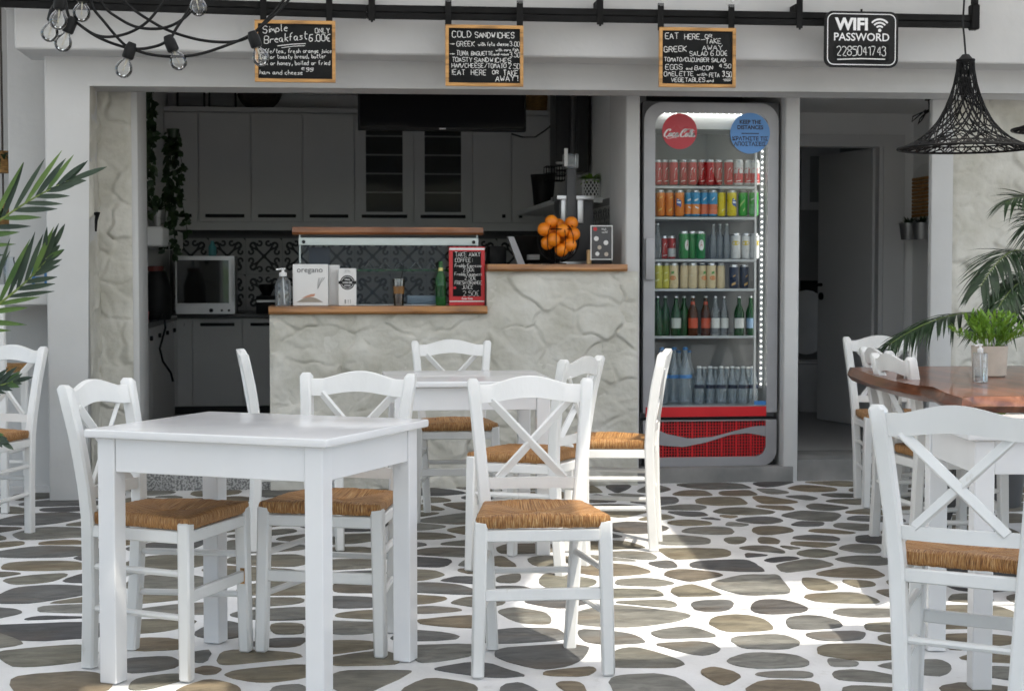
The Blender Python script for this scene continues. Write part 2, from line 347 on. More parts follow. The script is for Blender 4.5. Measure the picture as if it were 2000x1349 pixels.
    def ring(s, outer, inner, y0, y1, plane='xz'):
        """frame between two loops of the same count"""
        n = len(outer)
        def P(p, d): return (p[0], d, p[1]) if plane == 'xz' else ((p[0], p[1], d) if plane == 'xy' else (d, p[0], p[1]))
        V = [P(p, y0) for p in outer] + [P(p, y0) for p in inner] + [P(p, y1) for p in outer] + [P(p, y1) for p in inner]; Fc = []
        for i in range(n):
            j = (i + 1) % n
            Fc += [(i, j, n + j, n + i), (2 * n + i, 3 * n + i, 3 * n + j, 2 * n + j), (i, 2 * n + i, 2 * n + j, j), (n + i, n + j, 3 * n + j, 3 * n + i)]
        return s.add(V, Fc)
    def ribbon(s, pts, w, Y, jit=0.0):
        """flat stroke in an XZ plane"""
        pts = [Vector((p[0], p[1])) for p in pts]; L, Rr = [], []
        ws = w if isinstance(w, (list, tuple)) else [w] * len(pts)
        for i, p in enumerate(pts):
            t = pts[min(i + 1, len(pts) - 1)] - pts[max(i - 1, 0)]
            if t.length < 1e-9: t = Vector((1, 0))
            t.normalize(); nn = Vector((-t.y, t.x)) * (ws[i] / 2 * (1 + jit * (rnd.random() - .5)))
            L.append(p + nn); Rr.append(p - nn)
        V = [(p.x, Y, p.y) for p in L] + [(p.x, Y, p.y) for p in Rr]; n = len(pts)
        return s.add(V, [(i, n + i, n + i + 1, i + 1) for i in range(n - 1)])
    def xform(s, mtx):
        s.v = [tuple(mtx @ Vector(p)) for p in s.v]; return s
WL = {}
def link(o): col.objects.link(o); return o
def mesh_from(mb, mats, name, off, smooth=.6, recalc=True):
    me = bpy.data.meshes.new(name)
    me.from_pydata([(p[0] - off[0], p[1] - off[1], p[2] - off[2]) for p in mb.v], [], mb.f)
    for m in (mats if isinstance(mats, (list, tuple)) else [mats]): me.materials.append(M[m] if isinstance(m, str) else m)
    if len(me.materials) > 1: me.polygons.foreach_set('material_index', mb.m)
    if recalc:
        bm = bmesh.new(); bm.from_mesh(me); bmesh.ops.recalc_face_normals(bm, faces=bm.faces); bm.to_mesh(me); bm.free()
    if smooth: me.shade_smooth(); me.set_sharp_from_angle(angle=smooth)
    return me
def tag(o, label=None, cat=None, group=None, kind=None):
    if label: o['label'] = label
    if cat: o['category'] = cat
    if group: o['group'] = group
    if kind: o['kind'] = kind
    return o
def part(name, mb, mats, parent, label=None, kind=None, local=False, smooth=.6, recalc=True):
    off = (0, 0, 0) if local else WL.get(parent.as_pointer(), (0, 0, 0))
    o = link(bpy.data.objects.new(name, mesh_from(mb, mats, name, off, smooth, recalc)))
    o.parent = parent; WL[o.as_pointer()] = off
    return tag(o, label, None, None, kind)
def thing(name, label, cat, loc=(0, 0, 0), rz=0.0, group=None):
    o = link(bpy.data.objects.new(name, None)); o.location = loc; o.rotation_euler = (0, 0, rz); o.empty_display_size = .1
    WL[o.as_pointer()] = tuple(loc); return tag(o, label, cat, group)
def solid(name, mb, mats, label=None, cat=None, group=None, kind=None, smooth=.6, recalc=True):
    xs = [p[0] for p in mb.v]; ys = [p[1] for p in mb.v]; zs = [p[2] for p in mb.v]
    off = ((min(xs) + max(xs)) / 2, (min(ys) + max(ys)) / 2, min(zs))
    o = link(bpy.data.objects.new(name, mesh_from(mb, mats, name, off, smooth, recalc))); o.location = off
    WL[o.as_pointer()] = off
    return tag(o, label, cat, group, kind)
def kids(o): return [c for c in o.children]
def copy_tree(o, loc=None, rz=None, label=None, group=None, parent=None):
    c = o.copy(); col.objects.link(c)
    if parent: c.parent = parent
    if loc is not None: c.location = loc
    if rz is not None: c.rotation_euler = (0, 0, rz)
    if label: c['label'] = label
    if group: c['group'] = group
    for ch in list(kids(o)): copy_tree(ch, parent=c)
    return c
def rrect(x0, x1, z0, z1, r, n=6):
    """rounded rectangle loop; r one radius or (bl, br, tr, tl)"""
    r = r if isinstance(r, (tuple, list)) else (r,) * 4; P = []
    for (cx, cz, rr, a) in ((x0, z0, r[0], 180), (x1, z0, r[1], 270), (x1, z1, r[2], 0), (x0, z1, r[3], 90)):
        ox = cx + rr if cx == x0 else cx - rr; oz = cz + rr if cz == z0 else cz - rr
        for k in range(n + 1):
            t = R(a + 90 * k / n); P.append((ox + rr * math.cos(t), oz + rr * math.sin(t)))
    return P
def circ(cx, cz, r, n=40): return [(cx + r * math.cos(2 * math.pi * k / n), cz + r * math.sin(2 * math.pi * k / n)) for k in range(n)]
def lettering(s, size, x, Y, z, mat, parent, align='CENTER', bold=0.0, shear=0.0, name='lettering', sx=1.0):
    cu = bpy.data.curves.new(name, 'FONT'); cu.body = s; cu.size = size; cu.align_x = align; cu.offset = bold; cu.shear = shear; cu.extrude = .0004; cu.resolution_u = 3
    t = bpy.data.objects.new(name, cu); col.objects.link(t)
    dg = bpy.context.evaluated_depsgraph_get(); dg.update()
    me = bpy.data.meshes.new_from_object(t.evaluated_get(dg)); bpy.data.objects.remove(t); bpy.data.curves.remove(cu)
    off = WL.get(parent.as_pointer(), (0, 0, 0))
    me.transform(Matrix.Translation((x - off[0], Y - off[1], z - off[2])) @ Matrix.Rotation(R(90), 4, 'X') @ Matrix.Diagonal((sx, 1, 1, 1)))
    me.materials.clear(); me.materials.append(M[mat] if isinstance(mat, str) else mat); me.name = name
    o = link(bpy.data.objects.new(name, me)); o.parent = parent; WL[o.as_pointer()] = off
    return o

# hand lettering: single strokes on a 4 x 6 grid
GL = {'A': '00-26-40;12-32', 'B': '00-06-36-45-44-33-03;33-42-41-30-00', 'C': '45-36-16-05-01-10-30-41', 'D': '00-06-26-44-42-20-00', 'E': '40-00-06-46;03-33', 'F': '00-06-46;03-33',
 'G': '45-36-16-05-01-10-30-41-43-23', 'H': '00-06;40-46;03-43', 'I': '20-26', 'J': '11-10-30-41-46', 'K': '00-06;46-03-40', 'L': '06-00-40', 'M': '00-16-23-36-40', 'N': '00-06-40-46', 'O': '16-05-01-10-30-41-45-36-16',
 'P': '00-06-36-45-44-33-03', 'Q': '16-05-01-10-30-41-45-36-16;22-40', 'R': '00-06-36-45-44-33-03;23-40', 'S': '45-36-16-05-04-13-33-42-41-30-10-01', 'T': '06-46;26-20', 'U': '06-01-10-30-41-46', 'V': '06-20-46', 'W': '06-10-24-30-46', 'X': '00-46;06-40', 'Y': '06-23-46;23-20', 'Z': '06-46-00-40',
 '0': '16-05-01-10-30-41-45-36-16', '1': '05-26-20', '2': '05-16-36-45-44-00-40', '3': '05-16-36-45-34-23;34-42-41-30-10-01', '4': '30-36-02-42', '5': '46-06-04-34-43-41-30-00', '6': '46-16-03-01-10-30-41-42-33-03', '7': '06-46-10', '8': '23-04-05-16-36-45-44-23-02-01-10-30-41-42-23', '9': '43-13-04-05-16-36-45-42-10',
 '/': '00-46', ',': '21-1z', '.': '20-21', ':': '21-22;24-25', '!': '22-26;20-21', '-': '13-33', '>': '03-43;24-43-22', '=': '46-26-04-02-20-40;03-33;12-32',
 'a': '33-13-02-01-10-20-33-30-40', 'b': '06-00-20-31-32-23-03', 'c': '33-13-02-01-10-30', 'd': '33-13-02-01-10-30;36-30', 'e': '02-32-23-13-02-01-10-30', 'f': '36-26-15-10;03-23', 'g': '33-13-02-11-31;33-30-2z-0z', 'h': '06-00;02-13-23-32-30', 'i': '13-10;15-14', 'j': '23-20-1z;25-24', 'k': '06-00;33-02-30', 'l': '16-10-20', 'm': '00-03;02-13-21;21-33-40', 'n': '00-03;02-13-23-30', 'o': '13-02-01-10-20-31-32-23-13', 'p': '0z-03-23-32-31-20-00', 'q': '3z-33-13-02-01-10-30', 'r': '00-03;02-13-33', 's': '33-13-12-22-31-20-00', 't': '16-11-20-30;04-34', 'u': '03-01-10-20-33-30', 'v': '03-10-33', 'w': '03-10-22-30-43', 'x': '00-33;03-30', 'y': '03-11-31;33-1z', 'z': '03-33-00-30'}
def _pt(c): return (int(c[0]), -1.5 if c[1] == 'z' else int(c[1]))
def hand(mb, s, x, z, h, Y, w=.0035, slope=0.0, sp=1.0, sx=1.0, fit=None):
    """write s in strokes; x,z baseline start, h cap height, fit the width to fill; returns end x"""
    u = h / 6.0; px = x
    if fit:
        adv = sum(3.2 if ch == ' ' else (max(int(c[0]) for st in GL[ch].split(';') for c in st.split('-')) + 1.25 * sp if ch in GL else 0) for ch in s) - 1.25 * sp
        sx = fit / (adv * u)
    for ch in s:
        if ch == ' ': px += 3.2 * u * sx; continue
        g = GL.get(ch)
        if not g: continue
        jx, jz, rot = (rnd.random() - .5) * .4 * u, (rnd.random() - .5) * .5 * u, (rnd.random() - .5) * .14
        mx = 0
        for st in g.split(';'):
            q = [_pt(c) for c in st.split('-')]; mx = max(mx, max(a for a, b in q)); P = []
            for k, (a, b) in enumerate(q):          # soften corners
                P.append((a + (rnd.random() - .5) * .3, b + (rnd.random() - .5) * .3))
            S = []
            for k in range(len(P)):
                if 0 < k < len(P) - 1:
                    p0, p1, p2 = P[k - 1], P[k], P[k + 1]
                    S += [(p1[0] * .72 + p0[0] * .28, p1[1] * .72 + p0[1] * .28), (p1[0] * .86 + p0[0] * .07 + p2[0] * .07, p1[1] * .86 + p0[1] * .07 + p2[1] * .07), (p1[0] * .72 + p2[0] * .28, p1[1] * .72 + p2[1] * .28)]
                else: S.append(P[k])
            mb.ribbon([(px + jx + (a * sx + rot * b) * u, z + jz + b * u + slope * (px - x)) for a, b in S], w, Y, .5)
        px += (mx + 1.25 * sp) * u * sx
    return px

# ================================================================== THE SETTING
YF, YP, YB, YR = 9.17, 8.80, 8.55, 8.42          # facade, portal, upper beam, rail
ZL = at(680, 168, YP).z; ZB = at(680, 106, YB).z
g = MB().box(-120, 120, -160, 60, -.6, -.03); solid('ground', g, 'street', kind='structure')
terr = MB().box(-7, 9, -1.5, YF + .3, -.028, 0.0)
terrace = solid('terrace_floor', terr, 'joint', 'white painted terrace floor set with flat grey and brown stones', None, kind='structure')

# ---- stones of the crazy paving: their centres and breadths as measured on the floor
TA = [(180,85,190),(320,122,260),(65,163,110),(310,150,60),(300,168,140),(430,152,60),(240,213,360),(60,268,100),(415,237,110),(275,293,370),(15,320,40),(70,352,140),(320,348,180),(440,357,70),(250,398,450),(435,427,75),(200,467,380),(70,517,170),(190,551,340),(370,557,220),(235,625,480),(380,668,210),(50,728,180),(355,712,250),(275,760,220),(240,835,480),(15,872,60),(120,903,140),(270,980,400),(300,1130,500),(910,65,180),(960,85,120),(1170,65,260),(870,105,110),(1105,103,60),(1310,95,90),(1575,68,230),(940,355,180),(920,450,230),(1000,565,400),(930,645,180),(1030,700,180),(900,810,220),(900,910,240),(1265,840,300),(850,1020,330),(1110,990,30),(1410,985,380),(1180,1052,105),(1490,1068,430),(950,1105,150),(1190,1150,370),(1600,1155,220),(1520,912,90),(1555,825,110),(1570,785,150),(1600,735,200),(1540,678,60),(1590,600,180),(1520,445,270),(1550,290,90),(1640,310,70),(1650,458,90),(1690,885,180)]
TB = [(300,53,270),(755,65,165),(740,104,95),(700,145,90),(900,93,60),(660,187,70),(850,135,160),(810,210,250),(650,260,100),(700,305,240),(860,282,180),(870,345,140),(800,395,290),(690,450,230),(890,457,110),(660,520,160),(920,500,60),(880,555,150),(770,600,260),(665,655,170),(740,720,160),(870,680,120),(870,782,320),(690,865,210),(890,865,70),(740,960,300),(250,320,210),(300,393,170),(255,465,240),(290,508,60),(300,600,140),(250,675,240),(330,750,130),(250,815,260),(220,935,170),(330,985,240),(340,1105,420),(980,1050,400),(1320,1100,420),(720,1150,450),(1200,1160,200),(1335,975,560),(1505,1057,160),(1810,1120,360),(1840,1000,370),(1690,855,270),(1250,750,290),(1220,865,370),(1700,750,500),(1880,685,220),(1450,690,250),(1440,560,330),(1860,565,270),(1850,625,260),(1700,495,370),(1130,555,180),(1120,590,140),(1070,450,170),(1300,440,150),(1200,375,250),(1720,360,200),(1850,260,270),(1820,412,220),(1730,435,100),(1650,100,160),(1780,92,60),(1740,37,110),(1590,40,50),(1750,180,190),(1920,45,160),(1930,110,200),(1970,200,100),(1960,325,100),(1940,850,200)]
TC = [(850,82,350),(1135,77,150),(1390,98,270),(1550,72,160),(1620,105,60),(750,118,170),(945,115,220),(1180,111,160),(930,170,300),(1150,168,280),(1345,148,160),(1530,137,170),(1600,172,170),(735,208,110),(1000,225,320),(1160,202,190),(1460,200,240),(730,240,150),(820,264,80),(940,255,140),(1100,272,270),(1385,250,290),(1660,228,120),(1660,265,160),(740,288,220),(960,298,95),(1360,297,130),(1620,310,210),(830,332,290),(1160,330,265),(1465,338,240),(670,388,330),(945,384,160),(1140,390,140),(1415,374,300),(1690,382,170),(1395,403,230),(1275,430,110),(1130,440,200),(1645,432,170),(745,458,360),(1075,466,150),(1420,455,200),(1215,498,180),(1660,500,240),(880,520,360),(1345,522,300),(590,525,100),(720,577,270),(1600,567,300),(1090,635,420),(1400,635,330),(1620,628,200),(1925,630,150),(715,672,230),(1600,715,380),(1880,690,250),(825,748,220),(1200,762,310),(1650,790,380),(500,745,310),(370,812,620),(980,852,370),(1430,850,380),(1740,855,300),(605,893,320),(260,912,270),(1530,925,370),(1810,940,80),(735,988,280),(1165,962,370),(1615,1008,450),(420,1050,450),(1165,1062,460),(1530,1065,230),(1810,1085,130),(880,1145,215),(1245,1130,320),(1630,1138,260),(465,1180,500),(1250,1200,360),(1640,1220,200),(40,1195,100),(80,1115,160)]
seeds = []
def try_seed(x, y, r, mind):
    for (a, b, q) in seeds:
        if (a - x) ** 2 + (b - y) ** 2 < mind * mind: return False
    seeds.append((x, y, r)); return True
for (ox, oy), T in (((1100, 920), TC), ((600, 940), TB), ((0, 940), TA)):
    for x, y, w in T:
        p = ground(ox + x / 2.857, oy + y / 2.857)
        if p.y < 9.1: try_seed(p.x, p.y, min(.22, w / 2.857 * p.y / FPX / 2), .125)
for k in range(16000):
    x, y = rnd.uniform(-4, 5.6), rnd.uniform(1.6, 9.1)
    vis = 3.4 < y and abs((x - y * math.tan(YAW)) / y) < .36
    r = rnd.choice((.055, .08, .10, .12, .13, .15))
    try_seed(x, y, r, (.205 + r * .6) if vis else .30 + r * .3)
def clip(poly, nx, ny, d):                          # keep n.p <= d
    out = []
    for i in range(len(poly)):
        a, b = poly[i - 1], poly[i]; da, db = nx * a[0] + ny * a[1] - d, nx * b[0] + ny * b[1] - d
        if da <= 0: out.append(a)
        if (da < 0) != (db < 0) and abs(da - db) > 1e-12:
            t = da / (da - db); out.append((a[0] + (b[0] - a[0]) * t, a[1] + (b[1] - a[1]) * t))
    return out
S = np.array(seeds); stones = []
for i, (x, y, r) in enumerate(seeds):
    P = [(x - .42, y - .42), (x + .42, y - .42), (x + .42, y + .42), (x - .42, y + .42)]
    jw = rnd.uniform(.014, .031)
    P = clip(P, 0, 1, YF - .035)
    dd = np.hypot(S[:, 0] - x, S[:, 1] - y)
    for j in np.argsort(dd)[1:26]:
        xj, yj, rj = S[j]; D = dd[j]
        nx, ny = (xj - x) / D, (yj - y) / D
        off = (D * D + 1.5 * (r * r - rj * rj)) / (2 * D) - jw * rnd.uniform(.75, 1.5)
        off = max(off, .03)
        P = clip(P, nx, ny, nx * x + ny * y + off)
        if len(P) < 3: break
    if len(P) < 3: continue
    # drop very short edges, then round the corners
    Q = [p for k, p in enumerate(P) if math.dist(p, P[k - 1]) > .022]
    c0 = (sum(p[0] for p in Q) / max(1, len(Q)), sum(p[1] for p in Q) / max(1, len(Q)))
    Q = [(p[0] - (p[0] - c0[0]) * e_, p[1] - (p[1] - c0[1]) * e_) for p in Q for e_ in (rnd.choice((0, 0, .06, .16)),)]
    if len(Q) < 3: continue
    for it in range(2):
        N = []
        for k in range(len(Q)):
            a, b = Q[k], Q[(k + 1) % len(Q)]; f = rnd.uniform(.15, .27) if it == 0 else rnd.uniform(.22, .28)
            N += [(a[0] + (b[0] - a[0]) * f, a[1] + (b[1] - a[1]) * f), (b[0] - (b[0] - a[0]) * f, b[1] - (b[1] - a[1]) * f)]
        Q = N
    Q = [(a + rnd.uniform(-.0025, .0025), b + rnd.uniform(-.0025, .0025)) for k, (a, b) in enumerate(Q) if math.dist((a, b), Q[k - 1]) > .006]
    ar = abs(sum(Q[k - 1][0] * Q[k][1] - Q[k][0] * Q[k - 1][1] for k in range(len(Q)))) / 2
    if ar < .0012 or len(Q) < 5: continue
    if sum(Q[k - 1][0] * Q[k][1] - Q[k][0] * Q[k - 1][1] for k in range(len(Q))) < 0: Q.reverse()
    c = (sum(p[0] for p in Q) / len(Q), sum(p[1] for p in Q) / len(Q))
    lat = (c[0] * _cy - c[1] * _sy); dep = c[0] * _sy + c[1] * _cy
    vis = dep > 3.85 and abs(lat / dep) < .335
    stones.append((ar / max(1, dep) ** 3 if vis else 0, c, Q))
stones.sort(key=lambda s: -s[0])
rest = MB()
for k, (sc_, c, Q) in enumerate(stones):
    n = len(Q); zt = rnd.uniform(.003, .006)
    V = [(p[0], p[1], -.004) for p in Q] + [(p[0], p[1], zt - .002) for p in Q] + [(c[0] + (p[0] - c[0]) * .965, c[1] + (p[1] - c[1]) * .965, zt) for p in Q]
    Fc = [(i, (i + 1) % n, n + (i + 1) % n, n + i) for i in range(n)] + [(n + i, n + (i + 1) % n, 2 * n + (i + 1) % n, 2 * n + i) for i in range(n)] + [tuple(2 * n + i for i in range(n))]
    if k < 300 and sc_ > 0:
        me = bpy.data.meshes.new('stone'); me.from_pydata([(a - c[0], b - c[1], z) for a, b, z in V], [], Fc); me.materials.append(M['stone'])
        me.shade_smooth(); me.set_sharp_from_angle(angle=.5)
        o = link(bpy.data.objects.new('stone', me)); o.parent = terrace
        o.location = (c[0] - terrace.location.x, c[1] - terrace.location.y, -terrace.location.z)
    else: rest.add(V, Fc)
part('outer_stones', rest, 'stone', terrace, kind='stuff', smooth=.5, recalc=False)

# ---- whitewashed stone relief: a plastered rubble face
def relief(mb, x0, x1, z0, z1, Yface, step=.011, cell=.24, amp=.02, seed=1, keep=None, depth=.08, along=None):
    rg = np.random.RandomState(seed); nx, nz = max(2, int((x1 - x0) / step)), max(2, int((z1 - z0) / step))
    gx, gz = np.meshgrid(np.linspace(x0, x1, nx), np.linspace(z0, z1, nz), indexing='ij')
    K = max(4, int((x1 - x0 + .4) * (z1 - z0 + .4) / cell ** 2 * 1.2))
    cx, cz = rg.uniform(x0 - .2, x1 + .2, K), rg.uniform(z0 - .2, z1 + .2, K)
    tx, tz, hh = rg.uniform(-.09, .09, K), rg.uniform(-.09, .09, K), rg.uniform(.15, 1, K)
    wx = gx + .022 * np.sin(gz * 13 + seed) + .009 * np.sin(gz * 47 + 2 + gx * 9); wz = gz + .022 * np.sin(gx * 11 + 1) + .009 * np.sin(gx * 43 + gz * 11)
    d = np.sqrt((wx[..., None] - cx) ** 2 + ((wz[..., None] - cz) * 1.35) ** 2)
    o = np.argsort(d, axis=-1)[..., :2]; d1 = np.take_along_axis(d, o[..., :1], -1)[..., 0]; d2 = np.take_along_axis(d, o[..., 1:2], -1)[..., 0]
    i = o[..., 0]; e = np.clip((d2 - d1) / (.012 + .03 * hh[i]), 0, 1); e = e * e * (3 - 2 * e)
    h = amp * e * hh[i] + e * ((gx - cx[i]) * tx[i] + (gz - cz[i]) * tz[i])
    f1 = np.array([[mnoise.fractal(Vector((a * 9 + seed, b * 9, 0)), .9, 2.1, 5) for b in gz[0]] for a in gx[:, 0]]); h += .0035 * f1 - .004 * np.clip(.12 - np.abs(np.array([[mnoise.noise(Vector((a * 5 + seed, b * 6, 3))) for b in gz[0]] for a in gx[:, 0]])), 0, 1) / .12
    h += .0012 * np.sin(gx * 60 + 3 * np.sin(gz * 45)) * np.sin(gz * 52 + 2 * np.sin(gx * 33))
    edge = np.minimum(np.minimum(gx - x0, x1 - gx), np.minimum(gz - z0 + .1, z1 - gz)); h *= np.clip(edge / .025, 0, 1)
    V = [(float(gx[a, b]), float(Yface - h[a, b]), float(gz[a, b])) for a in range(nx) for b in range(nz)]
    Fc = [(a * nz + b, (a + 1) * nz + b, (a + 1) * nz + b + 1, a * nz + b + 1) for a in range(nx - 1) for b in range(nz - 1)
          if keep is None or keep((gx[a, b] + gx[a + 1, b]) / 2, (gz[a, b] + gz[a, b + 1]) / 2)]
    if along:                                       # bend the face onto another plane
        V = [along(p) for p in V]
    return mb.add(V, Fc)

cafe = thing('cafe_building', 'whitewashed cafe front with an open kitchen hatch, drinks niche and doorway', 'building', (1, YF, 0))
xl, xr = at(90, 500, YP).x, at(172, 500, YP).x
mb = MB(); Lp = [(xl, -.02), (xr, -.02), (xr, ZL), (6.5, ZL), (6.5, 2.62), (xl, 2.62)]
n = 6; V = [(p[0], YP, p[1]) for p in Lp] + [(p[0], YP + .27, p[1]) for p in Lp]
mb.bevel(V, [tuple(range(n)), tuple(range(n, 2 * n))[::-1]] + [(i, i + n, (i + 1) % n + n, (i + 1) % n) for i in range(n)], .018, 3)
part('portal_wall', mb, 'plaster', cafe)
mb = MB().box(at(27, 60, YB).x, 6.6, YB, YP + .2, ZB, 3.3, .02, 3); part('upper_beam', mb, 'plaster', cafe)
# stone pilaster with its stone-clad reveal
xp1 = at(260, 500, YF).x
mb = MB(); relief(mb, xr - .01, xp1, 0, 2.62, YF, step=.009, cell=.2, amp=.016, seed=5)
relief(mb, 0, YF - YP + .02, 0, ZL + .02, 0, cell=.2, amp=.012, seed=9, along=lambda p: (xr + .004 - p[1], YP + p[0] + .012, p[2]))
part('stone_pilaster', mb, 'stonewash', cafe, smooth=1.2, recalc=False)
mb = MB().box(xp1 - .005, at(271, 500, YF).x, YF - .004, YF + .45, 0, 2.7, .008, 2); part('door_jamb', mb, 'plaster', cafe)
# posts beside the drinks niche
xa, xb = at(1222, 400, YF).x, at(1250, 400, YF).x
part('post', MB().box(xa, xb, YF, YF + .55, -.02, 2.7, .014, 3), 'plaster', cafe)
xc, xd = at(1533, 400, YF).x, at(1562, 400, YF).x
part('post', MB().box(xc, xd, YF, YF + 1.0, -.02, 2.7, .014, 3), 'plaster', cafe)
# right pilaster and stone wall
xe, xf = at(1819, 400, YF).x, at(1862, 400, YF).x
part('pilaster', MB().box(xe, xf, YF, YF + .055, -.02, 2.7, .012, 2), 'plaster', cafe)
mb = MB(); relief(mb, xf - .005, 6.4, 0, 2.65, YF + .01, cell=.22, amp=.017, seed=3, step=.012); part('stone_wall', mb, 'stonewash', cafe, smooth=1.2, recalc=False)
part('inner_wall', MB().box(xf - .02, 6.4, YF + .1, YF + .3, 0, 2.7), 'plaster_in', cafe)
# counter of plastered rubble, in two heights
YC = 9.085
cx0, cx1, cx2 = at(527, 700, YC).x, at(952, 700, YC).x, at(1246, 700, YC).x
zc0, zc1 = at(740, 613, YC).z, at(1090, 530, YC).z
counter = thing('service_counter', 'whitewashed rubble service counter stepping up to the right, with honey wooden tops', 'counter', ((cx0 + cx2) / 2, YC, 0))
mb = MB(); relief(mb, cx0, cx2, 0, zc1, YC, step=.0085, cell=.2, amp=.013, seed=11, keep=lambda x, z: z < zc0 or x > cx1)
part('stone_front', mb, 'stonewash', counter, smooth=1.2, recalc=False)
mb = MB().box(cx0 + .006, cx1, YC + .004, YC + .36, 0, zc0 - .002).box(cx1 + .002, cx2, YC + .004, YC + .36, 0, zc1 - .002)
mb.box(cx0 + .002, cx0 + .02, YC + .002, YC + .37, 0, zc0 - .003); part('counter_core', mb, 'stonewash', counter)
def slab(mb, x0, x1, y0, y1, z0, z1, wav=.012, n=40, ph=0.0):
    """wooden slab with a waney front edge"""
    T, B = [], []
    for k in range(n + 1):
        x = x0 + (x1 - x0) * k / n; w = wav * (math.sin(x * 9 + ph) + .5 * math.sin(x * 23 + ph * 2)); w2 = wav * math.sin(x * 7 + 2 + ph)
        T.append((x, y0 + w * .5 + .006, z1)); B.append((x, y0 - abs(w2) * .6 + .004, z0 + (z1 - z0) * .3))
    n1 = n + 1; V = T + B + [(p[0], p[1] + .012, z0) for p in B] + [(p[0], y1, z1) for p in T] + [(p[0], y1, z0) for p in B]; Fc = []
    for k in range(n):
        a = lambda r, q: r * n1 + q
        Fc += [(a(1, k), a(1, k + 1), a(0, k + 1), a(0, k)), (a(2, k), a(2, k + 1), a(1, k + 1), a(1, k)), (a(0, k), a(0, k + 1), a(3, k + 1), a(3, k)), (a(4, k), a(4, k + 1), a(2, k + 1), a(2, k)), (a(3, k), a(3, k + 1), a(4, k + 1), a(4, k))]
    for k in (0, n): Fc.append((a(0, k), a(1, k), a(2, k), a(4, k), a(3, k)))
    return mb.add(V, Fc)
ztop0, ztop1 = at(740, 598, YC - .04).z, at(1090, 516, YC - .04).z
part('lower_top', slab(MB(), at(525, 600, YC).x, cx1 - .004, YC - .05, YC + .40, zc0 + .001, ztop0, .012), 'counterwood', counter)
part('upper_top', slab(MB(), cx1 - .002, at(1223, 500, YC).x, YC - .05, YF + .5, zc1 + .001, ztop1, .006, ph=1), 'counterwood', counter)
# steps, plinths and the raised floors
part('plinth', MB().box(xb - .3, xc + .06, YF - .01, YF + 1.0, -.02, .088, .008, 2), 'concrete', cafe)
part('door_step', MB().box(xd + .001, 4.6, YF + .004, YF + .5, -.02, .125, .008, 2), 'concrete', cafe)
part('vestibule_floor', MB().box(xd - .02, 4.6, YF + .501, 13.4, -.02, .122), 'kfloor', cafe)
part('hatch_step', MB().box(at(268, 900, YF).x - .04, cx0 + .3, YF - .02, YF + .35, -.02, .105, .006, 2), 'terrazzo', cafe)
part('kitchen_floor', MB().box(-1.5, 1.9, YF + .351, 13.8, -.02, .10), 'kfloor', cafe)
# kitchen shell
XL, XRW, YBK = -1.31, 1.80, 13.62
part('kitchen_wall', MB().box(XL - .2, XRW + .2, YBK, YBK + .2, 0, 2.7), 'plaster_in', cafe, label='plain rear kitchen wall above grey cupboards')
part('kitchen_wall', MB().box(XL - .2, XL, YF + .3, YBK - .002, 0, 2.7), 'plaster_in', cafe)
part('kitchen_wall', MB().box(XRW, XRW + .12, YF + .56, YBK - .002, 0, 2.7), 'plaster_in', cafe)
part('kitchen_ceiling', MB().box(XL - .5, xd + .2, YP + .272, YBK + .2, 2.7, 2.85), 'plaster_in', cafe)
part('flat_roof', MB().box(-7, 7, 8.1, 15, 3.301, 3.45), 'plaster', cafe)
part('niche_wall', MB().box(XRW + .125, xd - .01, YF + 1.0, YF + 1.1, 0, 2.7), 'darkgrey', cafe)
part('niche_ceiling', MB().box(xb + .002, xc - .002, YF + .02, YF + .99, 2.45, 2.5), 'darkgrey', cafe)
# vestibule
YV = 10.95
zv = at(1650, 221, YV).z; ztr = at(1650, 263, YV).z; zdo = at(1650, 287, YV).z
xdo0, xdo1 = xd - .3, at(1722, 500, YV).x; xtr = at(1779, 500, YV).x; XS = xtr + .01
part('vestibule_wall', MB().box(xd - .05, xtr + .3, YV, YV + .12, zdo + .001, 2.7).box(xdo1 + .001, xtr + .3, YV, YV + .12, .1, zdo), 'plaster_in', cafe)
part('vestibule_wall', MB().box(XS, XS + .12, YF + .3, YV - .002, .1, 2.7), 'plaster_in', cafe)
part('vestibule_ceiling', MB().box(xd + .202, XS + .1, YP + .272, YV - .001, zv, zv + .1), 'plaster_in', cafe)
part('door_frame', MB().box(xdo1, xtr - .06, YV - .03, YV - .001, .122, ztr).box(xd - .05, xdo1, YV - .03, YV - .001, zdo, ztr).box(xdo1 - .03, xdo1 - .001, YV - .02, YV + .1, .122, zdo), 'door', cafe)
# bathroom behind the door
part('bathroom_wall', MB().box(xd - .6, 4.6, 13.0, 13.1, .1, 2.7).box(4.5, 4.6, YV + .13, 12.99, .1, 2.7).box(xd - .7, xd - .6, YV - .3, 13.1, .1, 2.7), 'bathshade', cafe)
part('bathroom_ceiling', MB().box(xd - .7, 4.6, YV + .121, 13.1, 2.45, 2.55), 'bathshade', cafe)
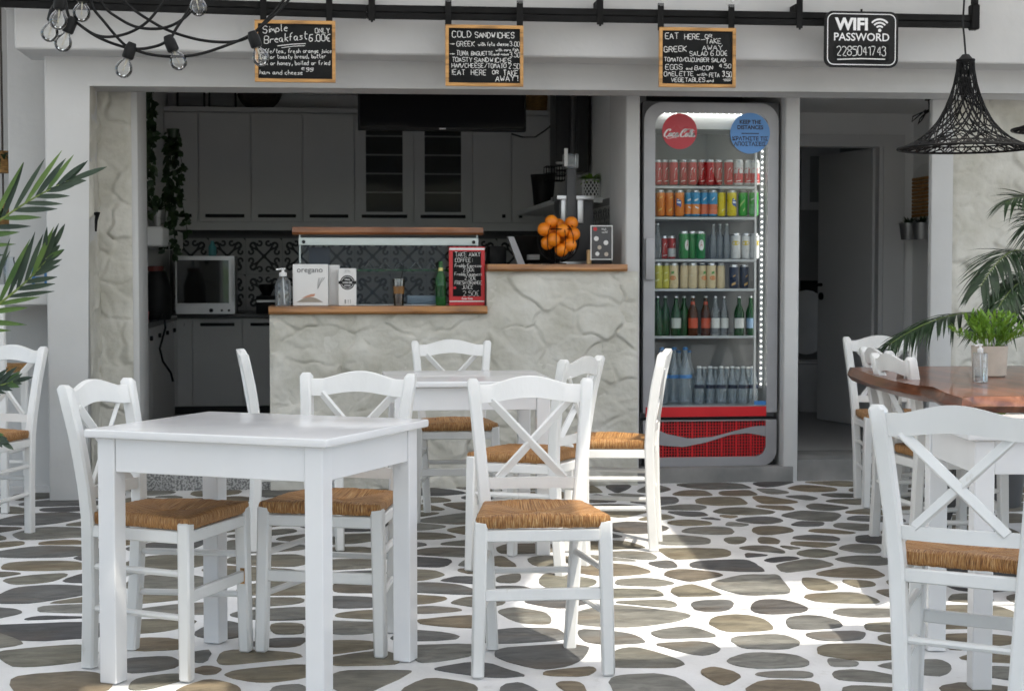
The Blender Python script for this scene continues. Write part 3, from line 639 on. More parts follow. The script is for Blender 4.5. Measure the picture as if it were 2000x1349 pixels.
# the door stands open inwards
hx = xdo1 - .03; pa = Vector((hx, YV + .06, 0)); pb = at(1617, 560, 11.62); dv = Vector((pb.x - hx, pb.y - YV - .06, 0)).normalized() * .74
dr = MB(); dr.beam(pa + Vector((0, 0, (.13 + zdo) / 2)), pa + dv + Vector((0, 0, (.13 + zdo) / 2)), .04, zdo - .135, bev=.003)
door = part('door', dr, 'door', cafe)
hn = Vector((-dv.y, dv.x, 0)).normalized();  hn = hn if hn.y < 0 else -hn
q = pa + dv * .92; zh = at(1625, 556, 11.6).z
mb = MB().tube([q + hn * .02 + Vector((0, 0, zh)), q + hn * .07 + Vector((0, 0, zh))], .012, 10).tube([q + hn * .065 + Vector((0, 0, zh)), q + hn * .065 - dv.normalized() * -.0 + dv.normalized() * .0 + Vector((0, 0, zh)), q + hn * .065 - dv.normalized() * .11 + Vector((0, 0, zh))], .010, 10)
part('handle', mb, 'blackmetal', door)
part('lock', MB().tube([q + hn * .018 + Vector((0, 0, zh - .085)), q + hn * .032 + Vector((0, 0, zh - .085))], .027, 16), 'blackmetal', door)
# window frame and flush plate on the bathroom wall
yw = 12.98
part('bathroom_window', MB().ring([(at(1565, 0, yw).x, at(1580, 410, yw).z), (at(1640, 0, yw).x, at(1580, 410, yw).z), (at(1640, 0, yw).x, at(1580, 290, yw).z), (at(1565, 0, yw).x, at(1580, 290, yw).z)], [(at(1582, 0, yw).x, at(1580, 395, yw).z), (at(1625, 0, yw).x, at(1580, 395, yw).z), (at(1625, 0, yw).x, at(1580, 305, yw).z), (at(1582, 0, yw).x, at(1580, 305, yw).z)], yw - .04, yw), 'door', cafe)
part('flush_plate', MB().box(at(1563, 550, yw).x, at(1598, 550, yw).x, yw - .02, yw, at(1580, 587, yw).z, at(1580, 548, yw).z), 'blackplastic', cafe)
# left: recessed wall with a bar slab in front of it
YL = 9.45
xw0, xw1 = at(17, 400, YL).x, xl + .05
part('recess_wall', MB().box(xw0, xw1 + .1, YL, YL + .2, -.02, 3.2, .01, 2), 'plaster', cafe)
part('recess_wall', MB().box(-6, xw0, YL + 1.6, YL + 1.8, 0, 3.2).box(xw0 - 4, xw0 + .02, YL + .02, YL + .2, -.02, 1.0), 'plaster', cafe)
part('bar_slab', MB().box(-5, xl + .02, YP + .12, YL + .1, at(50, 596, YP + .12).z, at(50, 556, YP + .12).z, .012, 3), 'plaster', cafe)
# hook on the pilaster
part('hook', MB().tube([at(178, 418, YP + .1) + Vector((0.02, 0, 0)), at(184, 416, YP + .1) + Vector((.02, -.01, 0)), at(181, 432, YP + .1) + Vector((.02, -.012, 0)), at(180, 452, YP + .1) + Vector((.02, -.004, 0))], [.01, .013, .008, .005], 8), 'blackmetal', cafe)

# ---- unseen pergola above the terrace: added white canvases, cut to shape sun and shade
perg = thing('unseen_pergola', 'unseen pergola over the terrace, its added white canvases cut to shape sun and shade', 'pergola', (1, 5, 0))
HZ = 3.62; KX, KY = SDIR.x / SDIR.z * HZ, SDIR.y / SDIR.z * HZ       # roof point that shades a floor point
def canvas(floor, m):                                # floor outline of the shade -> cloth on the roof
    return part('canvas', MB().prism([(p[0] + KX, p[1] + KY) for p in floor], HZ, HZ + .006, 'xy'), m, perg, smooth=0)
gp = lambda u, v: tuple(ground(u, v)[:2])
yS = gp(1010, 1180)[1]; g1, g2 = gp(1500, 1140)[1], gp(1500, 1258)[1]
canvas([(-8, yS), gp(1010, 1180), gp(1060, 1085), gp(1130, 1005), gp(1290, 1010), gp(1400, 1138), (7.5, g1), (7.5, 9.75), (-8, 9.75)], 'canvas')
h0, h1 = gp(190, 1300)[0], -.30; hy0, hy1 = 3.2, 4.86; ye = -2.2
canvas([(h1, yS - .002), gp(1010, 1180), gp(1040, 1290), gp(1250, 1300), gp(1400, 1262), (7.5, g2), (7.5, ye), (h1, ye)], 'thincanvas')
canvas([(h0, yS - .002), (h1 - .001, yS - .002), (h1 - .001, hy1), (h0, hy1 + .1)], 'thincanvas')
canvas([(h0, hy0), (h1 - .001, hy0), (h1 - .001, ye), (h0, ye)], 'thincanvas')
canvas([(-8, yS - .002), (h0 - .001, yS - .002), (h0 - .001, ye), (-8, ye)], 'thincanvas')
for y in (4.35, 4.62): part('shadow_batten', MB().tube([(-7, y, HZ - .02), (7.6, y - .5, HZ - .02)], .012, 6), 'woodpale', perg)  # unseen battens added across the gap to cast thin shadows
for y in (-.55, 3.2, 7.9): part('beam', MB().box(-7, 7.6, y - .05, y + .05, HZ + .02, HZ + .14, .006), 'plaster', perg)
for x in (-6.9, 7.5):
    for y in (-.55,): part('pergola_post', MB().box(x - .06, x + .06, y - .06, y + .06, -.03, HZ + .02, .006), 'plaster', perg)
# ---- white house across the lane
house = thing('white_house', 'white low house across the lane, mirrored in the drinks fridge glass', 'house', (2, -26, 0))
part('wall', MB().box(-14, 20, -30, -25, -.03, 3.2, .02), 'plaster', house)
part('parapet', MB().box(-14.1, 20.1, -30.1, -24.9, 3.2, 3.4, .02), 'plaster', house)
for x in (-8, -2, 4, 10):
    w_ = part('window', MB().box(x, x + 1.1, -25.06, -24.98, 1.0, 2.3, .01), 'blue', house)
# leafy bush over the lane, seen only as a green mirror image in the oven door
bu = thing('garden_bush', 'sunlit green bush across the lane, mirrored in the oven glass', 'bush', (-2.4, -5.2, -.03))
part('stem', MB().tube([(-2.4, -5.2, -.03), (-2.38, -5.2, .5), (-2.45, -5.15, 1.1)], [.05, .04, .02], 8), 'woodpale', bu)

# ================================================================== CHAIRS
def post_x(z):                                       # half distance of the rear posts at a height
    return float(np.interp(z, [0, .45, .87], [.125, .148, .185]))
def post_y(z): return float(np.interp(z, [0, .22, .46, .56, .7, .87], [.192, .178, .172, .178, .196, .232]))
def make_chair(name, label):
    t = thing(name, label, 'chair', (0, 0, 0), 0, 'white rush seat chairs on the terrace')
    P = lambda nm, mb, m='white': part(nm, mb, m, t, local=True, smooth=.7)
    for s in (-1, 1):
        mb = MB().beam((s * .197, -.178, 0), (s * .186, -.172, .468), .038, .038, (0, 1, 0), .006, .04, .04); P('front_leg', mb)
        sec = []
        for z in (0, .1, .22, .34, .46, .56, .64, .72, .8, .852, .866):
            x, y = s * post_x(z), post_y(z); w, d = .0185, .021
            if z == .866: w, d = .013, .014
            if z == 0: w, d = .017, .018
            c = .006
            sec.append([(x + a * (w - (c if abs(b) == 1 and k % 2 else 0)), y + b * (d - (c if not k % 2 else 0)), z) for k, (a, b) in enumerate(((-1, -1), (-1, -1), (1, -1), (1, -1), (1, 1), (1, 1), (-1, 1), (-1, 1)))])
        # octagonal section with eased corners
        sec = []
        for z in (0, .1, .22, .34, .46, .56, .64, .72, .8, .854, .866):
            x, y = s * post_x(z), post_y(z); w, d = (.019, .021) if z < .86 else (.012, .013); c = .006
            sec.append([(x - w + c, y - d, z), (x + w - c, y - d, z), (x + w, y - d + c, z), (x + w, y + d - c, z), (x + w - c, y + d, z), (x - w + c, y + d, z), (x - w, y + d - c, z), (x - w, y - d + c, z)])
        mb = MB().sweep(None, sec); P('rear_post', mb)
    # crest rail: arched above and below, gently hollow
    mb = MB(); N = 16; sec = []
    for k in range(N + 1):
        q = -1 + 2 * k / N; hw = post_x(.83) - .012; x = q * hw; b = .018 * (1 - q * q); ar = max(0, math.cos(q * math.pi / 1.55)) ** 1.3
        zt = .846 + .027 * ar; zb_ = .787 + .015 * ar
        yt, yb = post_y(zt) + b, post_y(zb_) + b
        sec.append([(x, yb - .010, zb_ + .002), (x, yt - .010, zt - .003), (x, yt - .006, zt), (x, yt + .008, zt), (x, yb + .010, zb_)])
    mb.sweep(None, sec); P('crest_rail', mb)
    mb = MB(); sec = []
    for k in range(9):
        q = -1 + 2 * k / 8; x = q * (post_x(.535) - .012); b = .012 * (1 - q * q); y = post_y(.535) + b
        sec.append([(x, y - .009, .517), (x, y - .009, .553), (x, y + .009, .553), (x, y + .009, .517)])
    P('lower_rail', mb.sweep(None, sec))
    for s in (-1, 1):
        a = Vector((-s * .108, post_y(.55) + .008 + s * .004, .548)); b = Vector((s * .128, post_y(.79) + .010 + s * .004, .798))
        P('cross_slat', MB().beam(a, b, .013, .026, (0, -.3, 1), .002))
    P('seat_rail', MB().box(-.172, .172, -.188, -.166, .405, .442, .004))
    P('seat_rail', MB().box(-.135, .135, .164, .182, .405, .442, .004))
    for s in (-1, 1):
        P('seat_rail', MB().beam((s * .188, -.155, .4235), (s * .15, .16, .4235), .02, .037, (0, 0, 1), .004))
        for z in (.185, .315):
            P('stretcher', MB().tube([(s * (.195 - .02 * z), -.165, z), (s * (post_x(z)), post_y(z) - .01, z)], .0105, 8))
    P('front_stretcher', MB().beam((-.176, -.176, .246), (.176, -.176, .246), .018, .036, (0, 0, 1), .003))
    P('rear_stretcher', MB().tube([(-.12, .176, .255), (.12, .176, .255)], .0105, 8))
    # rush seat: four woven triangles with rolled edges
    mb = MB(); n = 30; rings = [1e-3, .2, .4, .6, .78, .88, .94, .98, 1.0, 1.0, .985, .955]; zz = [.474, .475, .478, .483, .488, .489, .487, .481, .472, .462, .452, .446]
    V, UV, Fc = [], [], []; tot = 4 * n
    sr = random.Random(3); rid = [sr.uniform(-.0010, .0010) for _ in range(tot + 1)]
    def XY(s, t_):
        v = (t_ + 1) / 2; hw = .205 + (.156 - .205) * v; y = -.192 + (.352) * v
        cut = .018 * max(0, abs(s) + abs(t_) - 1.86) / .14
        return (s * hw * (1 - cut), y * (1 - cut))
    for r, z in zip(rings, zz):
        for k in range(tot):
            sd, f = divmod(k, n); f = -1 + 2 * f / n
            s, t_ = [(f, -1), (1, f), (-f, 1), (-1, -f)][sd]
            x, y = XY(s * r, t_ * r); rr = rid[k] * (1 if r > .85 else .4)
            edge = 1 - abs(f)
            zc = z - (.006 * (1 - edge) if .1 < r < .95 else 0) + rr
            V.append((x * (1 + rr * 1.5), y * (1 + rr * 1.5), zc))
    m = len(rings)
    for j in range(m - 1):
        for k in range(tot):
            k2 = (k + 1) % tot; Fc.append((j * tot + k, j * tot + k2, (j + 1) * tot + k2, (j + 1) * tot + k))
            sd, f = divmod(k, n); f0, f1 = -1 + 2 * f / n, -1 + 2 * (f + 1) / n; r0, r1 = rings[j], rings[j + 1]
            o = sd * 2.7
            UV.append([(f0 * r0 + o, j * .1), (f1 * r0 + o, j * .1), (f1 * r1 + o, (j + 1) * .1), (f0 * r1 + o, (j + 1) * .1)])
    mb.add(V, Fc); st = P('seat', mb, 'rush'); me = st.data
    ul = me.uv_layers.new(name='UVMap'); q = 0
    me.update()
    # faces keep their order; corners may have been turned, so match by vertex
    for pi, pol in enumerate(me.polygons):
        d = {Fc[pi][a]: UV[pi][a] for a in range(4)}
        for li in pol.loop_indices: ul.data[li].uv = d[me.loops[li].vertex_index]
    return t
poses = [
 (-.509, 5.064, 66.8, 'white chair tucked under the glossy front table from the left, paint chipped on one leg'),
 (.025, 5.274, -18.3, 'white chair behind the glossy front table, its crest rising above the tabletop'),
 (.636, 4.932, -1.5, 'white chair standing free in the middle of the terrace, facing the lane'),
 (1.70, 4.08, 144, 'large near white chair at the right edge, seen from behind'),
 (.613, 7.960, -.6, 'white chair against the rubble counter, behind the rear square table'),
 (-.150, 7.215, 94.5, 'white chair side on at the left end of the rear square table'),
 (.819, 6.570, -122.1, 'white chair at the near right corner of the rear square table'),
 (1.250, 7.062, -105.5, 'white chair seen side on in front of the drinks fridge, facing left'),
 (-1.585, 7.581, -24.8, 'white chair by the left wall, partly behind the palm fronds'),
 (2.951, 8.230, -1.5, 'white chair at the far end of the varnished table, beside the doorway'),
 (2.677, 7.042, 88.2, 'farther of two white chairs along the near side of the varnished table'),
 (2.555, 6.510, 93.3, 'nearer of two white chairs along the near side of the varnished table'),
]
chair0 = make_chair('rush_seat_chair', poses[0][3])
for i, (x, y, a, lb) in enumerate(poses):
    if i == 0:
        chair0.location = (x, y, .004); chair0.rotation_euler = (0, 0, R(a)); continue
    c_ = copy_tree(chair0, (x, y, .004), R(a), lb)
    if i == 3: c_.scale = (1.10, 1.04, 1.0)                # this one is a broader chair
# worn spot on the front leg of the chair under the table
part('bare_wood_chip', MB().box(.1700, .1722, -.187, -.172, .222, .272), 'frameoak', chair0, local=True, label='chipped spot of bare wood')

# tall bar chair at the slab on the left
bar = thing('bar_chair', 'tall white bar chair drawn up to the wall slab at far left', 'bar chair', (at(30, 640, 8.55).x - .17, 8.55, .003), R(172))
def bp(nm, mb, m='white'): return part(nm, mb, m, bar, local=True)
for sx in (-1, 1):
    bp('leg', MB().beam((sx * .18, -.16, 0), (sx * .165, -.15, .72), .036, .036, (0, 1, 0), .005))
    bp('leg', MB().beam((sx * .17, .17, 0), (sx * .165, .16, .72), .036, .036, (0, 1, 0), .005).beam((sx * .165, .16, .72), (sx * .17, .20, 1.06), .034, .034, (0, 1, 0), .005))
    bp('stretcher', MB().tube([(sx * .178, -.155, .3), (sx * .17, .165, .3)], .011, 8))
bp('crest_rail', MB().box(-.16, .16, .19, .21, .97, 1.04, .006)); bp('lower_rail', MB().box(-.155, .155, .17, .19, .82, .86, .004))
bp('footrest', MB().tube([(-.18, -.158, .22), (.18, -.158, .22)], .012, 8))
bp('seat', MB().box(-.19, .19, -.19, .17, .70, .74, .015, 2), 'wicker')

# ================================================================== TABLES
def square_table(name, label, cx, cy_, a, b, deg, h=.75, top='tablewhite', leg=.058, ins=.028):
    t = thing(name, label, 'table', (cx, cy_, .003), R(deg), 'square white tables')
    part('tabletop', MB().box(-a / 2, a / 2, -b / 2, b / 2, h - .025, h, .007, 3), top, t, local=True)
    lx, ly = a / 2 - ins - leg / 2, b / 2 - ins - leg / 2
    for sx in (-1, 1):
        for sy in (-1, 1): part('leg', MB().box(sx * lx - leg / 2, sx * lx + leg / 2, sy * ly - leg / 2, sy * ly + leg / 2, 0, h - .026, .003), top, t, local=True)
    for sy in (-1, 1): part('apron', MB().box(-lx + leg / 2 + .001, lx - leg / 2 - .001, sy * (ly + .012) - .011, sy * (ly + .012) + .011, h - .125, h - .027, .002), top, t, local=True)
    for sx in (-1, 1): part('apron', MB().box(sx * (lx + .012) - .011, sx * (lx + .012) + .011, -ly + leg / 2 + .001, ly - leg / 2 - .001, h - .125, h - .027, .002), top, t, local=True)
    return t
square_table('cafe_table', 'glossy white square table in front, standing askew with two chairs tucked in', -.203, 4.922, .80, .675, -28)
square_table('cafe_table', 'white square table before the rubble counter, farther back among four chairs', .605, 7.20, .72, .80, 0)
square_table('cafe_table', 'white table at the right edge, one leg seen through the back of the near chair', 2.27, 4.68, .86, .60, -6)

# varnished live-edge table
DZ = .78
def onz(u, v, z=DZ): d = ray(u, v); p = Vector((0, 0, HC)) + d * ((z - HC) / d.z); return (p.x, p.y)
L_ = [onz(1660, 717), onz(1700, 731), onz(1748, 744), onz(1790, 752), onz(1822, 755), onz(1850, 768), onz(1880, 777), onz(1905, 773)]
Rr_ = [(L_[-1][0] + .4, L_[-1][1] - .06), (L_[-1][0] + 1.0, L_[-1][1] - .05), (3.9, L_[-1][1] + .1), (3.95, L_[0][1] - .3), (3.6, L_[0][1] + .02), (3.0, L_[0][1] + .05), (2.6, L_[0][1] + .02)]
dt = thing('live_edge_table', 'dark varnished wooden table with a wavy live edge, beside the palm at right', 'table', (2.9, 6.2, 0))
top = L_ + Rr_
mb = MB(); n = len(top); ctr = Vector((sum(p[0] for p in top) / n, sum(p[1] for p in top) / n))
low = [tuple(Vector(p) + (ctr - Vector(p)).normalized() * -.02) for p in top]; low2 = [tuple(Vector(p) + (ctr - Vector(p)).normalized() * .015) for p in top]
mb.add([(p[0], p[1], DZ) for p in top], [tuple(range(n))])
part('tabletop', mb, 'tablewood', dt, smooth=0)
mb = MB(); V = [(p[0], p[1], DZ - .0005) for p in top] + [(p[0], p[1], DZ - .035) for p in low] + [(p[0], p[1], DZ - .06) for p in low2]
mb.add(V, [(i, (i + 1) % n, n + (i + 1) % n, n + i) for i in range(n)] + [(n + i, n + (i + 1) % n, 2 * n + (i + 1) % n, 2 * n + i) for i in range(n)] + [tuple(2 * n + i for i in range(n))])
part('live_edge', mb, 'edgewood', dt, smooth=1.0)
for yy in (5.75, 6.85):
    mb = MB(); xm = 3.05
    mb.beam((xm - .42, yy, .004), (xm - .16, yy, DZ - .062), .06, .09, (0, 1, 0)).beam((xm + .42, yy, .004), (xm + .16, yy, DZ - .062), .06, .09, (0, 1, 0)); mb.box(xm - .5, xm + .5, yy - .03, yy + .03, DZ - .09, DZ - .0625)
    part('trestle', mb, 'darkgrey', dt)

# ================================================================== PLANTS
def leaflet(mb, base, d, nrm, length, width, droop=.25, seg=6, fold=.25):
    """a tapering folded leaf blade"""
    d = d.normalized(); side = d.cross(nrm).normalized(); up = side.cross(d).normalized()
    rows = []
    for k in range(seg + 1):
        t = k / seg; p = base + d * (length * t) + Vector((0, 0, -1)) * (droop * length * t * t)
        w = width * (math.sin(math.pi * min(1, .12 + t * .88)) ** .8) * .5 if k < seg else .0004
        rows.append((p - side * w + up * (w * fold), p, p + side * w + up * (w * fold)))
    V = [tuple(q) for r in rows for q in r]; Fc = []
    for k in range(seg):
        a = k * 3; Fc += [(a, a + 1, a + 4, a + 3), (a + 1, a + 2, a + 5, a + 4)]
    return mb.add(V, Fc)
def bez(p0, p1, p2, n):
    p0, p1, p2 = Vector(p0), Vector(p1), Vector(p2)
    return [p0 * (1 - t) ** 2 + p1 * 2 * t * (1 - t) + p2 * t * t for t in [k / n for k in range(n + 1)]]
rp = random.Random(11)
mb = MB()
for k in range(700):
    a, b, c = rp.uniform(0, 6.28), rp.uniform(-.9, 1), rp.uniform(.3, 1) ** .5; q = Vector((-2.4 + .8 * c * math.cos(a) * math.sqrt(1 - b * b), -5.2 + .7 * c * math.sin(a) * math.sqrt(1 - b * b), .95 + .85 * c * b))
    leaflet(mb, q, Vector((rp.uniform(-1, 1), rp.uniform(-1, 1), rp.uniform(-.6, 1))), Vector((rp.uniform(-1, 1), .3, 1)), rp.uniform(.1, .2), .06, .3, 3)
part('leaves', mb, 'leafbright', bu, smooth=1.2, recalc=False)
# near palm at the left edge: each leaf is a piece
pot0 = Vector((-1.42, 4.1, 0))
palm = thing('potted_palm', 'leafy green palm reaching in from the left edge in front of the wall', 'palm', pot0)
part('pot', MB().lathe([(.001, 0), (.15, 0), (.19, .36), (.2, .36), (.2, .38), (.175, .38), (.17, .34), (.001, .34)], pot0, 24), 'potwhite', palm)
part('soil', MB().lathe([(.001, .345), (.172, .345)], pot0, 20), 'soil', palm)
part('trunk', MB().tube([pot0 + Vector((0, 0, .34)), pot0 + Vector((.01, .02, .6)), pot0 + Vector((0, 0, .75))], [.035, .03, .02], 10), 'woodpale', palm)
YPm = 4.05
def frond(parent, base, mid, tip, lens, n, width, mats=('leafmid', 'leafedge'), ang=(62, 30), spread=1.0, droop=.2, solo=True, plane=None, r=.006, start=.25):
    P = bez(base, mid, tip, 24); fr = part('frond', MB().tube(P, [r * (1 - .75 * k / 24) for k in range(25)], 6), 'stem', parent)
    mbs = MB()
    for k in range(n):
        t = start + (1 - start) * (k + .5) / n; i = min(23, int(t * 24)); p = P[i].lerp(P[i + 1], t * 24 - i); tg = (P[i + 1] - P[i]).normalized()
        side = tg.cross(Vector((0, 0, 1)) if plane is None else plane).normalized(); nr = side.cross(tg).normalized()
        for s in (-1, 1):
            a = R(ang[0] + (ang[1] - ang[0]) * t + rp.uniform(-6, 6)); d = tg * math.cos(a) + side * (s * math.sin(a) * spread) + nr * rp.uniform(.02, .18)
            ln = lens * (math.sin(math.pi * min(1, .22 + .72 * t)) ** .7) * rp.uniform(.88, 1.1)
            if plane is not None and (side * s).z < 0: ln *= .62
            if solo: part('leaf', leaflet(MB(), p, d, nr, ln, width * rp.uniform(.85, 1.1), droop * rp.uniform(.5, 1.3)), mats[0] if rp.random() > .22 else mats[1], fr, smooth=1.2, recalc=False)
            else: leaflet(mbs, p, d, nr, ln, width * rp.uniform(.8, 1.1), droop * rp.uniform(.5, 1.4), 5)
    d = (P[-1] - P[-2]); nz_ = Vector((0, 0, 1)) if plane is None else -plane
    if solo: part('leaf', leaflet(MB(), P[-1], d, nz_, lens * .45, width, droop), mats[0], fr, smooth=1.2, recalc=False)
    else: part('leaves', mbs, mats[0], fr, smooth=1.2, recalc=False)
    return fr
cr = pot0 + Vector((0, 0, .75)); tw = Vector((.25, -1, .12)).normalized()
frond(palm, cr, at(-60, 425, YPm), at(138, 352, YPm - .05), .215, 16, .0135, plane=tw, droop=.03, start=.3, ang=(50, 18))
frond(palm, cr, at(60, 590, YPm), at(100, 490, YPm - .1), .205, 16, .0130, plane=tw, droop=.03, start=.3, ang=(46, 16))
frond(palm, cr, at(-60, 770, YPm - .1), at(26, 745, YPm - .15), .12, 14, .0115, plane=tw, droop=.05, start=.4, ang=(48, 20))
frond(palm, cr, at(-110, 800, YPm - .1), at(2, 862, YPm - .2), .09, 12, .012, plane=tw, droop=.1, start=.5, ang=(46, 20))
frond(palm, cr, cr + Vector((-.3, .1, .5)), cr + Vector((-.75, .2, .35)), .2, 12, .02, droop=.1, solo=False)
# large palm behind the wooden table
kp = Vector((3.42, 8.1, 0))
kent = thing('feather_palm', 'tall dark green feather palm arching over the wooden table from behind', 'palm', kp)
part('pot', MB().lathe([(.001, 0), (.17, 0), (.22, .42), (.23, .42), (.23, .45), (.2, .45), (.195, .4), (.001, .4)], kp, 24), 'darkgrey', kent)
part('soil', MB().lathe([(.001, .405), (.198, .405)], kp, 20), 'soil', kent)
kb = kp + Vector((0, 0, .42))
kc = at(2062, 660, 7.9)
part('trunk', MB().tube([kb, kb.lerp(kc, .5) + Vector((.03, 0, 0)), kc], [.03, .025, .02], 8), 'stem', kent)
for (u1, v1, Y1), (u2, v2, Y2), ln, n in [((1905, 555, 7.6), (1738, 672, 7.3), .26, 40), ((2020, 380, 7.7), (1915, 560, 7.2), .34, 36), ((2090, 330, 7.8), (1965, 395, 7.6), .30, 26), ((1985, 560, 7.5), (1920, 640, 7.0), .30, 30), ((2160, 430, 8.0), (2180, 520, 7.6), .4, 26), ((2070, 520, 7.6), (2000, 600, 7.1), .36, 34), ((2000, 480, 8.2), (1985, 560, 8.5), .32, 26), ((2090, 300, 7.8), (2030, 470, 7.3), .36, 30), ((2030, 470, 7.5), (1950, 600, 7.1), .30, 34), ((2100, 450, 7.7), (2010, 560, 7.2), .34, 30)]:
    frond(kent, kc + Vector((rp.uniform(-.03, .03), rp.uniform(-.03, .03), 0)), at(u1, v1, Y1), at(u2, v2, Y2), ln, n, .015, ('leafdark', 'leafdark'), (62, 26), 1.0, .55, solo=False, r=.007, start=.4)
# bushy plant in the beige pot
pc = Vector((*onz(1932, 735), DZ + .0005))
pp = thing('potted_plant', 'bright green bushy plant in a round beige pot on the varnished table', 'plant', pc)
part('pot', MB().lathe([(.001, 0), (.062, 0), (.068, .006), (.0745, .125), (.0745, .128), (.069, .128), (.066, .11), (.001, .11)], pc, 28), 'potbeige', pp)
part('soil', MB().lathe([(.001, .112), (.0665, .112)], pc, 20), 'soil', pp)
for k in range(46):
    a, b = rp.uniform(0, 6.28), rp.uniform(.1, 1.25); d = Vector((math.cos(a) * math.sin(b), math.sin(a) * math.sin(b), math.cos(b)))
    base = pc + Vector((math.cos(a) * .03, math.sin(a) * .03, .11)); tip = base + Vector((d.x * .15, d.y * .15, d.z * .135 + .01))
    mb = MB().tube([base, base.lerp(tip, .5) + Vector((0, 0, .015)), tip], .0014, 4)
    for j in range(11):
        t = .25 + .75 * j / 10; p = base.lerp(tip, t) + Vector((0, 0, .015 * math.sin(math.pi * t))); e = Vector((rp.uniform(-1, 1), rp.uniform(-1, 1), rp.uniform(.0, 1))).normalized()
        leaflet(mb, p, (d * .8 + e), Vector((0, 0, 1)), rp.uniform(.03, .055), .0105, .2, 3)
    part('sprig', mb, 'leafbright', pp, smooth=1.2, recalc=False)
# pump bottle on the same table
def pump_bottle(name, label, c, h, w, group=None, sq=True, liquid=.5):
    t = thing(name, label, 'pump bottle', c)
    if sq: part('bottle', MB().box(c[0] - w / 2, c[0] + w / 2, c[1] - w / 2, c[1] + w / 2, c[2], c[2] + h, .006, 2), 'clear', t)
    else: part('bottle', MB().lathe([(.001, 0), (w * .48, 0), (w * .5, .01), (w * .5, h * .72), (w * .4, h * .88), (w * .16, h), (.001, h)], c, 24), 'clear', t)
    part('gel', MB().box(c[0] - w * .44, c[0] + w * .44, c[1] - w * .3, c[1] + w * .3, c[2] + .003, c[2] + h * liquid, .004), 'gel', t)
    zt = c[2] + h; q = w * .22
    part('pump', MB().lathe([(q, 0), (q * 1.1, .004), (q * 1.1, h * .13), (q * .45, h * .15), (q * .4, h * .22), (q * .8, h * .235), (q * .8, h * .28), (.001, h * .29)], (c[0], c[1], zt), 16).beam((c[0] + q * .2, c[1], zt + h * .255), (c[0] - q * 2.0, c[1], zt + h * .235), h * .05, h * .05), 'signwhite', t)
    part('dip_tube', MB().tube([(c[0], c[1], zt), (c[0] + w * .1, c[1], c[2] + .01)], w * .045, 6), 'signwhite', t)
    return t
bc = (*onz(1914, 747), DZ + .0005)
pump_bottle('pump_bottle', 'clear square pump bottle of hand gel on the varnished table', bc, .118, .047)

# ================================================================== KITCHEN
YU, YLc = 13.22, 13.02                               # fronts of the upper and lower cupboards
X0, X1 = XL + .005, XRW - .01
zu0, zu1 = at(700, 437, YU).z, at(700, 222, YU).z
up = thing('wall_cupboards', 'row of tall grey wall cupboards with two glazed doors across the rear wall', 'cupboards', ((X0 + X1) / 2, YU, zu0))
part('carcass', MB().box(X0, X1, YU + .022, YBK - .003, zu0, zu1), 'cabinet', up)
part('cornice', MB().box(X0, X1 + .004, YU - .02, YBK - .003, zu1 + .001, zu1 + .04, .004), 'cabinet', up)
zd0 = zu0 + .002
edges = [325, 387, 490, 591, 693, 808, 922, 999, 1073]
zdb = at(700, 434, YU).z
part('light_rail', MB().box(X0, X1, YU, YU + .02, zu0 - .055, zu0 - .001), 'cabinet', up)
for i in range(8):
    xa_, xb_ = at(edges[i], 330, YU).x + .004, at(edges[i + 1], 330, YU).x - .004
    if i == 0: xa_ = X0 + .003
    z0_, z1_ = zu0 + .012, zu1 - .006
    if i in (4, 5):
        m_ = .085
        d = part('glazed_door', MB().ring([(xa_, z0_), (xb_, z0_), (xb_, z1_), (xa_, z1_)], [(xa_ + m_, z0_ + m_), (xb_ - m_, z0_ + m_), (xb_ - m_, z1_ - m_), (xa_ + m_, z1_ - m_)], YU, YU + .02), 'cabinet', up)
        part('pane', MB().box(xa_ + m_ - .005, xb_ - m_ + .005, YU + .009, YU + .012, z0_ + m_ - .005, z1_ - m_ + .005), 'darkglass', d)
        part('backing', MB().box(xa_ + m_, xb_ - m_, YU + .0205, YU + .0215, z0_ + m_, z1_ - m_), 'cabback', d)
        for k in range(1, 5): part('shelf', MB().box(xa_ + m_, xb_ - m_, YU + .013, YU + .02, z0_ + m_ + k * .152, z0_ + m_ + k * .152 + .012), 'cabinet', d)
    else:
        d = part('cupboard_door', MB().box(xa_, xb_, YU, YU + .02, z0_, z1_, .003), 'cabinet', up)
    if i < 6:
        part('handle', MB().box(xa_ + .05, xb_ - .05, YU - .012, YU - .0005, z0_ + .035, z0_ + .062, .003), 'blackplastic', d)
    else:
        hxx = xb_ - .06 if i == 6 else xa_ + .07
        part('knob', MB().box(hxx - .014, hxx + .014, YU - .014, YU - .0005, z0_ + .04, z0_ + .068, .003), 'blackplastic', d)
zw = at(420, 612, YLc).z
lowr = thing('base_cupboards', 'grey base cupboards under a dark worktop along the rear wall', 'cupboards', (0, YLc, .1))
part('carcass', MB().box(X0, X1, YLc + .022, YBK - .003, .16, zw - .035), 'cabinet', lowr)
part('kickboard', MB().box(X0, X1, YLc + .06, YLc + .08, .1, .159), 'cabdark', lowr)
part('worktop', MB().box(X0, X1, YLc - .02, YBK - .003, zw - .034, zw, .004), 'worktop', lowr)
e2 = [345, 376, 474, 560, 650, 740, 830, 930, 1060]
for i in range(8):
    xa_, xb_ = at(e2[i], 700, YLc).x + .003, at(e2[i + 1], 700, YLc).x - .003
    d = part('cupboard_door', MB().box(xa_, xb_, YLc, YLc + .02, .165, zw - .04, .003), 'cabinet', lowr)
    part('handle', MB().box(xa_ + .06, xb_ - .06, YLc - .012, YLc - .0005, zw - .1, zw - .075, .003), 'blackplastic', d)
